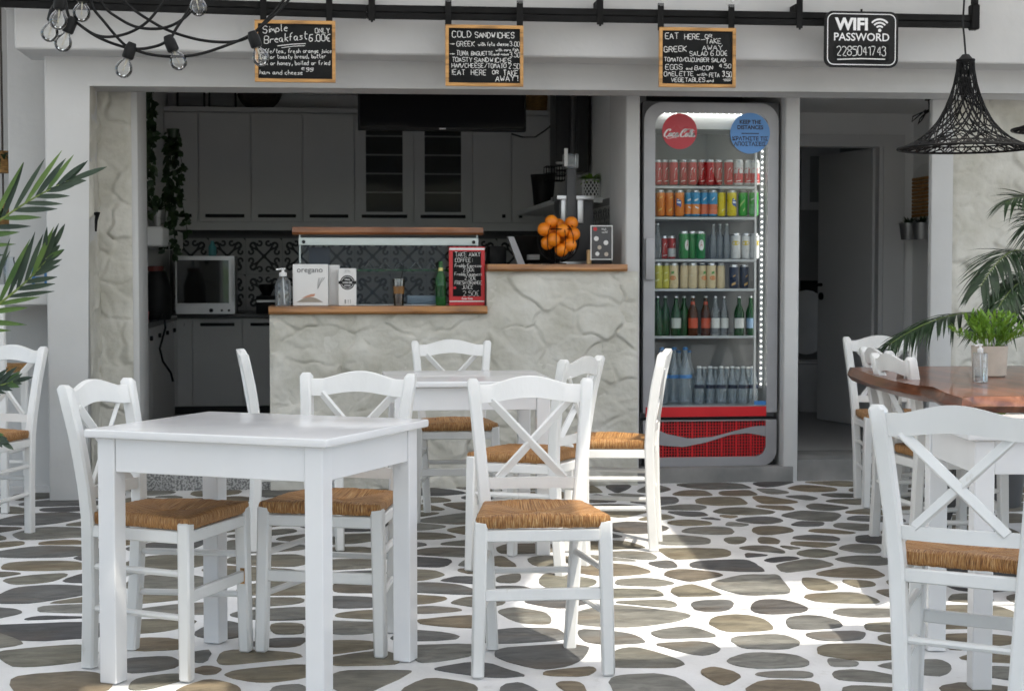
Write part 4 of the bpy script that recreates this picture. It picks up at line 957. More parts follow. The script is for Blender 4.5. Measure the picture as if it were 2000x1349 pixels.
# patterned tiles
ts = .30
def tile_mesh(name):
    mb = MB(); h = ts / 2 - .0015; mb.box(-h, h, 0, .008, -h, h); mb.mat(1)
    def R4(pts, w):
        for sx in (1, -1): 
            for sz in (1, -1): mb.ribbon([(p[0] * sx * ts, p[1] * sz * ts) for p in pts], w * ts, -.0006)
    R4([(0, 0), (.12, .12), (.24, .24)], .062)
    def curl(cx, cz, r, a0, a1, n=14): return [(cx + r * (1 - .35 * k / n) * math.cos(a0 + (a1 - a0) * k / n), cz + r * (1 - .35 * k / n) * math.sin(a0 + (a1 - a0) * k / n)) for k in range(n + 1)]
    R4([(.17, .17), (.22, .27)] + curl(.30, .30, .085, R(200), R(-90)), .058)
    R4([(.17, .17), (.27, .22)] + curl(.30, .30, .085, R(250), R(540)), .058)
    R4(curl(.36, .12, .075, R(90), R(400)), .058); R4(curl(.12, .36, .075, R(0), R(-310)), .058)
    mb.mat(1); mb.add([(0, -.0006, .07 * ts), (.07 * ts, -.0006, 0), (0, -.0006, -.07 * ts), (-.07 * ts, -.0006, 0)], [(0, 1, 2, 3)])
    mb.add([((.5 - .07) * ts, -.0006, .5 * ts), (.5 * ts - .002, -.0006, (.5 - .07) * ts), (.5 * ts - .002, -.0006, .5 * ts - .002)], [(0, 1, 2)])
    return mesh_from(mb, ['tile', 'tileink'], name, (0, 0, 0), 0, recalc=False)
tmesh = tile_mesh('tile')
splash = part('tiled_splashback', MB().box(X0, X1, YBK - .0019, YBK - .0005, zw + .001, zu0 - .002), 'grout', cafe, label='grey cement tiles with black scroll ornament')
SO = Vector(WL[splash.as_pointer()])
nx_ = int((X1 - X0) / ts) + 1
for i in range(int((X1 - X0) / ts)):
    for k in range(2):
        o = link(bpy.data.objects.new('tile', tmesh)); o.parent = splash; o.location = Vector((X0 + .02 + (i + .5) * ts, YBK - .012, zw + .01 + (k + .5) * ts)) - SO
zt0, zt1 = ztop1 + .003, at(1212, 378, YF + .58).z
ts_side = part('tiled_panel', MB().box(XRW - .006, XRW - .001, YF + .57, YF + 2.2, zt0, zt1), 'grout', cafe, label='ornament tiles with a white edge strip')
SO = Vector(WL[ts_side.as_pointer()])
sc = .19 / ts
for i in range(8):
    for k in range(max(1, int((zt1 - zt0) / .19))):
        o = link(bpy.data.objects.new('tile', tmesh)); o.parent = ts_side; o.rotation_euler = (0, 0, R(-90)); o.scale = (sc, 1, sc)
        o.location = Vector((XRW - .0155, YF + .67 + i * .19, zt0 + .1 + k * .19)) - SO
part('edge_strip', MB().box(XRW - .03, XRW - .0005, YF + .555, YF + .569, zt0, zt1 + .01), 'aluminium', ts_side)
# cupboard along the left wall with its own worktop
side = thing('side_cupboard', 'grey cupboard with small black knobs along the left kitchen wall', 'cupboard', (XL + .1, 11, .1))
xs_ = at(338, 640, 12.2).x
part('carcass', MB().box(XL + .005, xs_ - .02, YF + .5, 12.3, .16, zw - .035), 'cabinet', side)
part('worktop', MB().box(XL + .005, xs_ + .02, YF + .48, 12.32, zw - .034, zw, .004), 'worktop', side)
for i in range(5):
    ya, yb = YF + .52 + i * .52, YF + .52 + (i + 1) * .52 - .006
    d = part('cupboard_door', MB().box(xs_ - .019, xs_, ya, yb, .165, zw - .04, .003), 'cabinet', side)
    part('knob', MB().box(xs_ + .0005, xs_ + .02, yb - .1, yb - .07, zw - .12, zw - .09, .003), 'blackplastic', d)
# white shelf on the left wall, with potted herbs
zsh = at(300, 445, 11.2).z
part('wall_shelf', MB().box(XL + .001, XL + .22, 10.9, 12.4, zsh - .13, zsh, .01), 'plaster_in', cafe)
hp = Vector((XL + .14, 11.3, zsh + .001))
hb = thing('herb_pot', 'grassy herb in a small zinc pot on the left wall shelf', 'plant', hp)
part('pot', MB().lathe([(.001, 0), (.055, 0), (.068, .12), (.06, .12), (.055, .1), (.001, .1)], hp, 20), 'zinc', hb)
mb = MB()
for k in range(70):
    a = rp.uniform(0, 6.28); d = Vector((math.cos(a), math.sin(a), rp.uniform(.5, 2.2))); leaflet(mb, hp + Vector((0, 0, .1)), d, Vector((0, 0, 1)), rp.uniform(.12, .24), .012, .3, 4)
part('leaves', mb, 'leafdark', hb, smooth=1.2, recalc=False)
# trailing ivy
def ivy(label, x, y, ztop, n, length, wid, sides=.7):
    t = thing('trailing_ivy', label, 'ivy', (x, y, ztop), 0, 'ivy hanging in the kitchen')
    part('basket', MB().lathe([(.001, -.05), (.035, -.05), (.045, .01), (.04, .01), (.001, -.01)], (x, y, ztop), 14), 'leafivy', t)
    for s in range(n):
        a = rp.uniform(0, 6.28); r0 = rp.uniform(.03, wid); p = Vector((x + math.cos(a) * r0 * .7, y + math.sin(a) * r0, ztop)); ln = length * rp.uniform(.5, 1); pts = [p]
        for k in range(12): p = p + Vector((rp.uniform(-.016, .016), rp.uniform(-.016, .016), -ln / 12)); pts.append(p)
        mb = MB().tube(pts, .0025, 4)
        for k in range(int(50 * ln)):
            i = rp.randrange(12); q = pts[i].lerp(pts[i + 1], rp.random()); e = Vector((rp.uniform(-1, 1), rp.uniform(-1, 1), rp.uniform(-1.2, .3)))
            leaflet(mb, q, e, Vector((rp.uniform(-1, 1), -1, .3)), rp.uniform(.035, .06), .036, .1, 3)
        part('vine', mb, 'leafivy', t, smooth=1.2, recalc=False)
p_ = at(283, 165, 10.6); ivy('long dark ivy trailing down the left kitchen wall from above the hatch', at(282, 165, 10.6).x, 10.6, 2.52, 10, 1.15, .05)
ivy('shorter dark ivy hanging free in front of the first grey cupboard door', at(338, 255, 11.3).x, 11.3, at(338, 255, 11.3).z, 7, .9, .045)
# things on top of the wall cupboards
zc = zu1 + .041
def tray(name, label, u, v0, v1, Y, r, m, cat):
    c = at(u, (v0 + v1) / 2, Y); return c
for (ua, ub, lb) in ((345, 401, 'left of two framed grey prints leaning on top of the wall cupboards'), (407, 462, 'right of two framed grey prints leaning on top of the wall cupboards')):
    a, b = at(ua, 200, 13.35), at(ub, 200, 13.35); t = thing('picture_frame', lb, 'picture', ((a.x + b.x) / 2, 13.4, zc))
    part('frame', MB().ring([(a.x, zc), (b.x, zc), (b.x, zc + .28), (a.x, zc + .28)], [(a.x + .016, zc + .016), (b.x - .016, zc + .016), (b.x - .016, zc + .264), (a.x + .016, zc + .264)], 13.35, 13.37), 'blackplastic', t)
    part('print', MB().box(a.x + .015, b.x - .015, 13.358, 13.366, zc + .015, zc + .265), 'paper', t)
c = at(507, 205, 13.4)
solid('wicker_tray', MB().xform(Matrix.Identity(4)).tube([(c.x + .165 * math.cos(k * math.pi / 16), 13.42, zc + .168 + .165 * math.sin(k * math.pi / 16)) for k in range(33)], .02, 8, False).prism(circ(c.x, zc + .168, .16, 32), 13.425, 13.44), 'darkwicker', 'round dark wicker tray leaning on top of the wall cupboards', 'tray')
c = at(1050, 200, 13.4); mb = MB().lathe([(.001, 0), (.09, 0), (.125, .1), (.115, .25), (.1, .29), (.09, .28), (.1, .1)], (c.x, 13.42, zc), 20)
solid('wicker_basket', mb, 'wicker', 'brown wicker basket on top of the wall cupboards, right of the television', 'basket')
# television under the lintel
Yt = 10.2; a, b = at(699, 250, Yt), at(1027, 258, Yt + .02)
tv = thing('television', 'wide black television hanging under the ceiling of the kitchen hatch', 'television', ((a.x + b.x) / 2, Yt, b.z))
part('body', MB().box(a.x, b.x, Yt, Yt + .06, b.z, b.z + .6, .008, 2), 'blackplastic', tv)
part('screen', MB().box(a.x + .012, b.x - .012, Yt - .003, Yt - .0005, b.z + .022, b.z + .588), 'screen', tv)
part('emblem', MB().box((a.x + b.x) / 2 - .02, (a.x + b.x) / 2 + .02, Yt - .0045, Yt - .0006, b.z + .009, b.z + .017), 'aluminium', tv)
part('bracket', MB().box((a.x + b.x) / 2 - .03, (a.x + b.x) / 2 + .03, Yt + .061, Yt + .1, b.z + .3, 2.7), 'blackmetal', tv)
solid('television_cable', MB().tube([at(1000, 262, 10.4), at(1020, 268, 10.8), at(1045, 268, 11.4), at(1065, 255, 12.0), at(1083, 240, 12.2)], .006, 6), 'blackplastic', 'thin black cable sagging from the television to the wall', 'cable')
# dark column with a grey pipe on the right
YK = 11.0; xk0, xk1 = at(1086, 250, YK).x, at(1150, 250, YK).x
colm = thing('extractor_column', 'black marbled column with a pale pipe running up its front', 'column', ((xk0 + xk1) / 2, YK, 1.5))
part('column', MB().box(xk0, min(xk1, XRW - .005), YK, YK + .3, at(1100, 336, YK).z, 2.695, .004), 'curtain', colm)
part('pipe', MB().tube([((xk0 + xk1) / 2, YK - .025, at(1100, 300, YK).z), ((xk0 + xk1) / 2, YK - .025, 2.69)], .022, 12), 'darkgrey', colm)
# tall juice machine under it
ju = thing('juice_press', 'tall orange juice press with a clear hopper and bright chrome front', 'juice press', (at(1118, 500, 9.75).x, 9.75, ztop1))
def jb(nm, u0, u1, v0, v1, y0, y1, m, bev=.004):
    a, b = at(u0, v1, y0), at(u1, v0, y0); return part(nm, MB().box(a.x, b.x, y0, y1, a.z, b.z, bev, 2), m, ju)
jb('body', 1092, 1160, 386, 514, 9.72, 9.95, 'darkgrey', .012)
jb('chrome_panel', 1096, 1107, 390, 436, 9.69, 9.719, 'steel'); jb('chrome_panel', 1128, 1140, 390, 436, 9.69, 9.719, 'steel'); jb('chute', 1107, 1126, 330, 470, 9.66, 9.70, 'darkgrey', .006)
jb('lid', 1088, 1162, 382, 390, 9.68, 9.96, 'steel'); jb('hopper', 1104, 1130, 300, 328, 9.66, 9.78, 'clear'); jb('label_strip', 1102, 1109, 290, 325, 9.655, 9.659, 'card', 0)
part('tap', MB().tube([at(1120, 480, 9.70), at(1120, 480, 9.6), at(1120, 495, 9.58)], .012, 8), 'steel', ju)
part('drip_tray', MB().box(at(1085, 510, 9.6).x, at(1160, 510, 9.6).x, 9.5, 9.7, ztop1 + .0015, ztop1 + .022, .004), 'steel', ju)
# stepped white wall shelf behind, with basket, cups and a lattice pot
YSH = 10.56; zs1 = atX(1178, 386, XRW).z
part('kitchen_shelf', MB().box(XRW - .30, XRW - .001, YSH, 12.9, zs1 - .035, zs1, .004), 'plaster_in', cafe)
solid('waste_bin', MB().lathe([(.001, 0), (.07, 0), (.09, .2), (.095, .23), (.085, .23), (.08, .19), (.001, .05)], (at(1061, 420, 11.9).x, 11.9, zs1 + .001), 20), 'blackplastic', 'black tub on the wall shelf left of the juice press', 'tub')
a = at(1155, 352, YSH + .12); lp = Vector((a.x, YSH + .12, zs1 + .001))
lt = thing('lattice_pot', 'green plant in a white lattice pot on the shelf above the oranges', 'plant', lp)
part('liner', MB().lathe([(.001, 0), (.05, 0), (.054, .12), (.05, .12), (.001, .1)], lp, 20), 'blackplastic', lt)
mb = MB()
for k in range(14):
    for s in (1, -1):
        pts = [(lp.x + .058 * math.cos(k / 14 * 6.283 + s * j * .22), lp.y + .058 * math.sin(k / 14 * 6.283 + s * j * .22), lp.z + .004 + j * .019) for j in range(7)]; mb.tube(pts, .0038, 5)
for zz_ in (.004, .12): mb.tube([(lp.x + .058 * math.cos(k * .3142), lp.y + .058 * math.sin(k * .3142), lp.z + zz_) for k in range(21)], .0045, 5, False)
part('lattice', mb, 'signwhite', lt)
mb = MB()
for k in range(80):
    a_ = rp.uniform(0, 6.28); d = Vector((math.cos(a_), math.sin(a_), rp.uniform(.2, 1.6))); leaflet(mb, lp + Vector((0, 0, .11)), d, Vector((0, 0, 1)), rp.uniform(.05, .13), .03, .4, 3)
part('leaves', mb, 'leafbright', lt, smooth=1.2, recalc=False)
wb = thing('wire_basket', 'small black wire basket of striped cups on the right kitchen wall', 'basket', at(1080, 350, 10.85))
a, b = at(1067, 352, 10.85), at(1103, 325, 10.85); mb = MB()
for k in range(8):
    x = a.x + (b.x - a.x) * k / 7; mb.tube([(x, 10.85, b.z), (x, 10.85, a.z), (x, 10.97, a.z), (x, 10.97, b.z)], .003, 5)
for z in (a.z, (a.z + b.z) / 2, b.z): mb.tube([(a.x, 10.85, z), (b.x, 10.85, z), (b.x, 10.97, z), (a.x, 10.97, z), (a.x, 10.85, z)], .0035, 5)
part('wire', mb, 'blackmetal', wb)
cu = at(1095, 330, 10.91); mb = MB()
for k in range(7): mb.mat(k % 2).lathe([(.03, 0), (.038, .012), (.033, .014)], (cu.x, 10.91, a.z + .01 + k * .017), 16)
o = solid('cup_stack', mb, ['card', 'darkgrey'], 'stack of striped paper cups in the wire basket', 'cups')
# till on the counter top
tl = thing('till_screen', 'dark touch screen till on a silver stand, its back to the terrace', 'till', at(1040, 514, 9.5))
a, b = at(1012, 512, 9.45), at(1078, 455, 9.45)
mb = MB(); x0_, x1_ = at(995, 460, 9.45).x, at(1075, 460, 9.45).x
V = [(x0_, 9.45, at(0, 458, 9.45).z), (x1_ + .02, 9.45, at(0, 458, 9.45).z), (x1_ + .04, 9.55, ztop1 + .01), (at(1022, 512, 9.5).x, 9.55, ztop1 + .01)]
mb.add(V + [(p[0], p[1] + .05, p[2]) for p in V], [(0, 1, 2, 3), (7, 6, 5, 4), (0, 4, 5, 1), (1, 5, 6, 2), (2, 6, 7, 3), (3, 7, 4, 0)]); part('monitor', mb, 'blackplastic', tl)
mb = MB(); q0, q1 = at(992, 462, 9.42), at(1004, 462, 9.42); r0, r1 = at(1012, 513, 9.42), at(1026, 513, 9.42)
V = [(q0.x, 9.43, q0.z), (q1.x, 9.43, q1.z), (r1.x, 9.43, ztop1 + .002), (r0.x, 9.43, ztop1 + .002)]; mb.add(V + [(p[0], p[1] + .06, p[2]) for p in V], [(0, 1, 2, 3), (7, 6, 5, 4), (0, 4, 5, 1), (1, 5, 6, 2), (2, 6, 7, 3), (3, 7, 4, 0)]); part('stand', mb, 'silver', tl)
a, b = at(1032, 507, 9.44), at(1054, 497, 9.44); part('sticker', MB().box(a.x, b.x, 9.505, 9.51, a.z, b.z).box(a.x, b.x, 9.44, 9.446, a.z, b.z), 'paper', tl)
solid('receipt_printer', MB().box(at(955, 500, 9.6).x, at(990, 500, 9.6).x, 9.6, 9.8, ztop1 - .04, at(0, 478, 9.6).z, .02, 2), 'blackplastic', 'black receipt printer beside the till', 'printer')
# wire basket of oranges
ob = at(1090, 480, 9.32); ob.y = 9.32
bk = thing('orange_basket', 'black wire bowl heaped with oranges on the upper counter', 'basket', (ob.x, 9.32, ztop1))
rB = .122; mb = MB()
for k in range(14):
    a_ = k * 2 * math.pi / 14; pts = []
    for j in range(9):
        t = R(-80 + j * 16); pts.append((ob.x + rB * math.cos(t) * math.cos(a_), 9.32 + rB * math.cos(t) * math.sin(a_), ztop1 + .135 + rB * math.sin(t)))
    mb.tube(pts, .0024, 5)
for z, rr in ((.135 + rB * .55, rB * .83), (.03, .03)): mb.tube([(ob.x + rr * math.cos(k * .2618), 9.32 + rr * math.sin(k * .2618), ztop1 + z) for k in range(25)], .003, 5, False)
mb.tube([(ob.x, 9.32, ztop1 + .004), (ob.x, 9.32, ztop1 + .03)], .012, 8).lathe([(.001, .002), (.05, .002), (.05, .008), (.001, .012)], (ob.x, 9.32, ztop1), 20)
part('wire', mb, 'blackmetal', bk)
osph = [(r_, z_) for r_, z_ in [(.040 * math.sin(R(a)), -.039 * math.cos(R(a))) for a in range(0, 181, 15)]]
ORL = ['topmost orange on the left of the heap in the wire bowl', 'topmost orange on the right of the heap in the wire bowl', 'leftmost orange in the wire bowl, at half height', 'orange in the centre front of the wire bowl, near the top', 'rightmost orange in the wire bowl, at half height', 'front orange in the middle of the wire bowl, just left of centre', 'orange low on the right of the wire bowl', 'orange low on the left of the wire bowl', 'lowest orange at the bottom of the wire bowl', 'orange behind the two topmost ones in the wire bowl', 'inner orange of the wire bowl, seen between the front ones', 'orange at the back left of the wire bowl']
omesh = mesh_from(MB().lathe([(max(.0004, r), z) for r, z in osph], (0, 0, 0), 18), 'orange', 'orange', (0, 0, 0), 1.5)
for k, (u, v, dy) in enumerate([(1077, 433, -.02), (1116, 436, .0), (1063, 448, -.05), (1098, 450, -.065), (1120, 457, -.05), (1081, 468, -.07), (1113, 478, -.06), (1069, 475, -.03), (1097, 488, -.05), (1091, 440, .05), (1100, 465, .04), (1075, 455, .05)]):
    q = at(u, v, 9.32 + dy); o = link(bpy.data.objects.new('orange', omesh)); o.location = q; o.rotation_euler = (rp.uniform(0, 3), rp.uniform(0, 3), rp.uniform(0, 3))
    tag(o, ORL[k], 'orange', 'oranges in the wire bowl')
# menu card in a wooden clip
a, b = at(1154, 507, 9.25), at(1196, 441, 9.25)
mc = thing('menu_card', 'grey dessert menu card with round photos in a wooden clip, by the post', 'menu card', ((a.x + b.x) / 2, 9.25, ztop1))
part('card', MB().box(a.x, b.x, 9.25, 9.256, a.z, b.z), 'darkgrey', mc)
part('border', MB().ring([(a.x - .002, a.z - .002), (b.x + .002, a.z - .002), (b.x + .002, b.z + .002), (a.x - .002, b.z + .002)], [(a.x + .004, a.z + .004), (b.x - .004, a.z + .004), (b.x - .004, b.z - .004), (a.x + .004, b.z - .004)], 9.2485, 9.257), 'card', mc)
w_ = b.x - a.x; hh_ = b.z - a.z
for fx, fz, r_, m in ((.2, .9, .011, 'redprint'), (.25, .62, .014, 'card'), (.7, .5, .014, 'card'), (.4, .36, .012, 'potbeige'), (.3, .17, .012, 'card'), (.72, .16, .012, 'potbeige')):
    part('photo_spot', MB().prism(circ(a.x + w_ * fx, a.z + hh_ * fz, r_, 16), 9.2475, 9.2498), m, mc)
mb = MB(); hand(mb, 'Hot', a.x + w_ * .52, a.z + hh_ * .87, .012, 9.2492, .0018); hand(mb, 'cold', a.x + w_ * .52, a.z + hh_ * .79, .012, 9.2492, .0018); part('lettering', mb, 'card', mc, smooth=0)
part('clip', MB().box(a.x - .02, a.x + .006, 9.262, 9.29, ztop1 + .002, ztop1 + .085, .003), 'woodpale', mc)
part('base', MB().box(a.x + .006, b.x - .003, 9.24, 9.28, ztop1 + .002, a.z - .001, .003), 'blackplastic', mc)

# ---- the lower counter: glass display case and the things in front of it
Yd = 9.34
gx0, gx1 = at(583, 500, Yd).x, at(935, 500, Yd).x; gz1 = at(760, 459, Yd).z
dc = thing('display_case', 'glass display case with a honey wooden lid standing on the lower counter', 'display case', ((gx0 + gx1) / 2, Yd, ztop0))
part('lid', slab(MB(), at(571, 450, Yd).x, at(943, 450, Yd).x, Yd - .03, Yd + .42, gz1 + .001, at(760, 444, Yd).z, .008, ph=2), 'displaywood', dc)
part('top_bar', MB().box(gx0, gx1, Yd + .002, Yd + .03, at(0, 478, Yd).z, at(0, 462, Yd).z, .003), 'aluminium', dc)
part('glass_front', MB().box(gx0, gx1, Yd - .006, Yd, ztop0 + .004, gz1), 'glass', dc)
for x in (gx0, gx1 - .006): part('glass_side', MB().box(x, x + .006, Yd + .004, Yd + .38, ztop0 + .004, gz1), 'glass', dc)
part('glass_shelf', MB().box(gx0 + .02, gx1 - .02, Yd + .08, Yd + .34, at(0, 529, Yd).z, at(0, 526, Yd).z), 'greenglass', dc)
part('base_tray', MB().box(gx0 + .01, gx1 - .01, Yd + .01, Yd + .38, ztop0 - .02, ztop0 + .004), 'steel', dc)
for x in (gx0 + .004, gx1 - .012): part('corner_post', MB().box(x, x + .008, Yd + .006, Yd + .016, ztop0 + .004, gz1), 'aluminium', dc)
for x in (gx0 + .03, gx1 - .03): part('bolt', MB().tube([(x, Yd - .012, at(0, 471, Yd).z), (x, Yd - .006, at(0, 471, Yd).z)], .010, 12), 'blackplastic', dc)
zg = at(0, 526, Yd).z
for k in range(5):
    x = at(722 + k * 30, 520, Yd + .2).x; mb = MB(); w3 = .042
    mb.ring([(x - w3, zg + .002), (x + w3, zg + .002), (x, zg + .05)], [(x - w3 + .015, zg + .007), (x + w3 - .015, zg + .007), (x, zg + .038)], Yd + .17, Yd + .25)
    solid('sandwich_rack', mb, 'darkgrey', ('first', 'second', 'third', 'fourth', 'fifth')[k] + ' empty triangular holder from the left on the glass shelf of the display case', 'rack', 'sandwich holders in the display case', smooth=0)
solid('blue_leaflet', MB().box(at(603, 510, Yd + .2).x, at(645, 510, Yd + .2).x, Yd + .2, Yd + .206, zg + .004, at(0, 482, Yd + .2).z), 'navyprint', 'dark blue leaflet standing inside the display case', 'leaflet')
solid('snack_packs', MB().box(at(795, 590, Yd + .15).x, at(860, 590, Yd + .15).x, Yd + .12, Yd + .3, ztop0 + .005, at(0, 578, Yd + .15).z, .008, 2), cmat((.25, .33, .45)), 'pale blue packs lying inside the display case', 'packs')
# pump bottle with white pump
Yi = YC + .11
q = at(553, 597, Yi); pump_bottle('pump_bottle', 'tall clear round pump bottle at the left end of the lower counter', (q.x, Yi, ztop0 + .001), .165, .088, sq=False, liquid=.01)
# cartons
def carton(name, label, u0, u1, v0, Y, dep, rz=0):
    a, b = at(u0, 596, Y), at(u1, v0, Y); t = thing(name, label, 'carton', ((a.x + b.x) / 2, Y, ztop0 + .001))
    part('box', MB().box(a.x, b.x, Y, Y + dep, ztop0 + .001, b.z, .002), 'card', t); return t, a, b
cb, a, b = carton('carton', 'large white herb carton printed with bread, standing on the lower counter', 572, 641, 516, YC + .13, .05)
Yq = YC + .1294
lettering('oregano', .044, (a.x + b.x) / 2 - .004, Yq, b.z - .046, 'darkgrey', cb, bold=.0002)
mb = MB()
for k in range(9):
    s = rp.uniform(-.02, .02); x = b.x - .03; mb.ribbon([(x - .03, b.z - .14), (x - .02 + s * .5, b.z - .105), (x - .005 + s, b.z - .075)], .0012, Yq)
part('wheat_print', mb, 'paper', cb, smooth=0)
xm, zm = (a.x + b.x) / 2 - .004, ztop0 + .02
part('loaf_print', MB().prism([(xm - .075 + .15 * k / 20, zm + .0 + .03 * math.sin(math.pi * k / 20)) for k in range(21)][::-1], Yq - .0002, Yq + .0004), cmat((.33, .29, .24)), cb)
part('filling_print', MB().prism([(xm - .05, zm + .022), (xm + .025, zm + .034), (xm + .03, zm + .048), (xm + .005, zm + .046), (xm - .02, zm + .036)], Yq - .0006, Yq + .0002), cmat((.55, .27, .17)), cb)
solid('carton', MB().box(b.x + .001, at(664, 560, YC + .19).x, YC + .19, YC + .25, ztop0 + .001, at(0, 517, YC + .19).z, .002), 'card', 'plain white carton half hidden behind the herb carton', 'carton')
cc, a, b = carton('carton', 'narrow white carton with a round black grill stamp', 661, 696, 524, YC + .12, .045)
xm, zm = (a.x + b.x) / 2, at(0, 552, YC + .12).z; Yq = YC + .1194
part('stamp', MB().ring(circ(xm, zm, .041), circ(xm, zm, .035), Yq - .0002, Yq + .0003).ring(circ(xm, zm, .032), circ(xm, zm, .0005), Yq - .0002, Yq + .0003), 'signblack', cc, smooth=0)
part('stamp_band', MB().box(a.x + .001, b.x - .001, Yq - .0008, Yq - .0003, zm - .0085, zm + .0085), 'signblack', cc, smooth=0)
lettering('HOUSE', .0165, xm, Yq - .0014, zm - .006, 'signwhite', cc, bold=.0003); lettering('GRILL', .013, xm, Yq - .0014, zm + .0125, 'signwhite', cc, bold=.0003); lettering('FOOD', .013, xm, Yq - .0014, zm - .0225, 'signwhite', cc, bold=.0003)
lettering('SPECIAL', .008, xm, Yq, b.z - .016, 'darkgrey', cc); lettering('OREGANO BREAD', .0048, xm, Yq, b.z - .024, 'darkgrey', cc)
for dx in (-.012, .004, .016): part('cup_print', MB().ribbon([(xm + dx, ztop0 + .012), (xm + dx, ztop0 + .035)], .003 if dx > 0 else .009, Yq), 'paper', cc, smooth=0)
# iced coffee
q = at(779, 593, YC + .12); ic = thing('iced_coffee', 'glass of iced black coffee with a tan foam layer on the lower counter', 'coffee', (q.x, YC + .12, ztop0 + .001)); cpos = (q.x, YC + .12, ztop0 + .001)
hg = at(0, 545, YC + .12).z - ztop0
part('glass', MB().lathe([(.001, 0), (.026, 0), (.028, .004), (.036, hg), (.0345, hg), (.026, .008), (.001, .008)], cpos, 24), 'bulbglass', ic)
part('coffee', MB().lathe([(.001, .0085), (.0255, .0085), (.0295, hg * .44), (.001, hg * .44)], cpos, 24), 'coffee', ic)
part('foam', MB().lathe([(.001, hg * .44 + .0005), (.0296, hg * .44 + .0005), (.0325, hg * .72), (.001, hg * .73)], cpos, 24), 'foam', ic)
part('straw', MB().tube([Vector(cpos) + Vector((.005, 0, .1)), Vector(cpos) + Vector((.03, 0, .235))], .003, 6), 'blackplastic', ic)
# green beer bottle
def bottle(name, label, c, h, r, m, cap='signwhite', lab=None, group=None, neck=.36, lab2=None, shoulder=.58, labz=(.2, .45)):
    t = thing(name, label, 'bottle', c, 0, group)
    part('body', MB().lathe([(.001, 0), (r * .94, 0), (r, h * .02), (r, h * shoulder), (r * .82, h * (shoulder + .08)), (r * neck * 1.15, h * .8), (r * neck, h * .9), (r * neck, h * .965), (.001, h * .965)], c, 18), m, t)
    part('cap', MB().lathe([(r * neck * 1.12, h * .955), (r * neck * 1.15, h * .975), (r * neck * .9, h), (.001, h)], c, 14), cap, t)
    if lab: part('label', MB().lathe([(r + .0006, h * labz[0]), (r + .0006, h * labz[1])], c, 14, a0=R(200), a1=R(340)), lab, t, recalc=False)
    if lab2: part('neck_label', MB().lathe([(r * neck * 1.2 + .001, h * .78), (r * neck * 1.08 + .001, h * .86)], c, 14), lab2, t, recalc=False)
    return t
q = at(861, 595, YC + .1); bottle('beer_bottle', 'green beer bottle with a gold neck foil beside the red price board', (q.x, YC + .1, ztop0 + .001), at(0, 510, YC + .1).z - ztop0, .030, 'greenglass', 'greenglass', 'darkgreenglass', lab2=cmat((.6, .55, .2)))
# red framed take-away board
a, b = at(877, 596, YC + .09), at(947, 482, YC + .09); Yk = YC + .09
rb = thing('price_board', 'red framed chalk board of take away coffee prices standing on the lower counter', 'price board', ((a.x + b.x) / 2, Yk, ztop0 + .001))
w_, h_ = b.x - a.x, b.z - ztop0; z0_ = ztop0 + .001
part('frame', MB().box(a.x, b.x, Yk, Yk + .012, z0_, b.z, .002), 'redprint', rb)
part('board', MB().box(a.x + .022, b.x - .022, Yk - .0015, Yk - .0003, z0_ + h_ * .155, b.z - h_ * .08), 'chalkboard', rb)
part('trim', MB().box(a.x + .002, b.x - .002, Yk - .002, Yk - .0003, b.z - h_ * .055, b.z - h_ * .02).box(a.x + .002, b.x - .002, Yk - .002, Yk - .0003, z0_ + h_ * .062, z0_ + h_ * .08), 'aluminium', rb)
part('badge', MB().prism(circ(a.x + .033, z0_ + h_ * .30, .008, 16), Yk - .003, Yk - .0016), 'redsticker', rb)
mb = MB(); k_ = h_ / 116
for s, fx, f1, v, hh in (('TAKE AWAY', .14, .84, 500, 9), ('COFFEE:', .14, .62, 511, 8), ('Freddo Espresso', .13, .87, 521, 6), ('2.00=', .36, .68, 530, 7.5), ('Freddo Cappucci', .13, .87, 538, 6), ('2.50=', .40, .72, 547, 7.5), ('FRESH ORANGE', .13, .88, 556, 7), ('JUICE', .32, .64, 565, 7), ('2.50=', .36, .80, 579, 9.5)):
    hand(mb, s, a.x + w_ * fx + .006, at(0, v, Yk).z, hh * k_, Yk - .0021, .0022, sp=.8, fit=w_ * (f1 - fx))
part('lettering', mb, 'chalk', rb, smooth=0)
mb = MB(); hand(mb, 'Coca Cola', a.x + w_ * .36, z0_ + h_ * .105, .010, Yk - .0022, .0022, sp=.6, fit=w_ * .3); part('brand_lettering', mb, 'signwhite', rb, smooth=0)
# appliances on the rear worktop
Ya = 12.75; a, b = at(343, 605, Ya), at(458, 500, Ya)
ov = thing('grill_oven', 'silver worktop grill oven with a glass door in the rear left corner', 'oven', ((a.x + b.x) / 2, Ya, zw + .001))
part('body', MB().box(a.x, b.x, Ya + .02, Ya + .4, zw + .001, b.z, .004), 'steel', ov)
part('door', MB().ring([(a.x, zw + .072), (b.x - .002, zw + .072), (b.x - .002, b.z), (a.x, b.z)], [(a.x + .012, zw + .085), (b.x - .045, zw + .085), (b.x - .045, b.z - .032), (a.x + .012, b.z - .032)], Ya, Ya + .018), 'aluminium', ov)
part('door_glass', MB().box(a.x + .011, b.x - .044, Ya + .006, Ya + .012, zw + .084, b.z - .031), 'ovenglass', ov)
part('handle', MB().box(b.x - .022, b.x - .008, Ya - .02, Ya - .0005, zw + .1, b.z - .03, .004), 'aluminium', ov)
part('panel', MB().box(a.x, b.x, Ya + .002, Ya + .0195, zw + .003, zw + .070), 'aluminium', ov)
for fx in (.6, .78, .9): part('knob', MB().tube([(a.x + (b.x - a.x) * fx, Ya + .001, zw + .03), (a.x + (b.x - a.x) * fx, Ya - .015, zw + .03)], .016 if fx < .7 else .009, 12), 'blackplastic', ov)
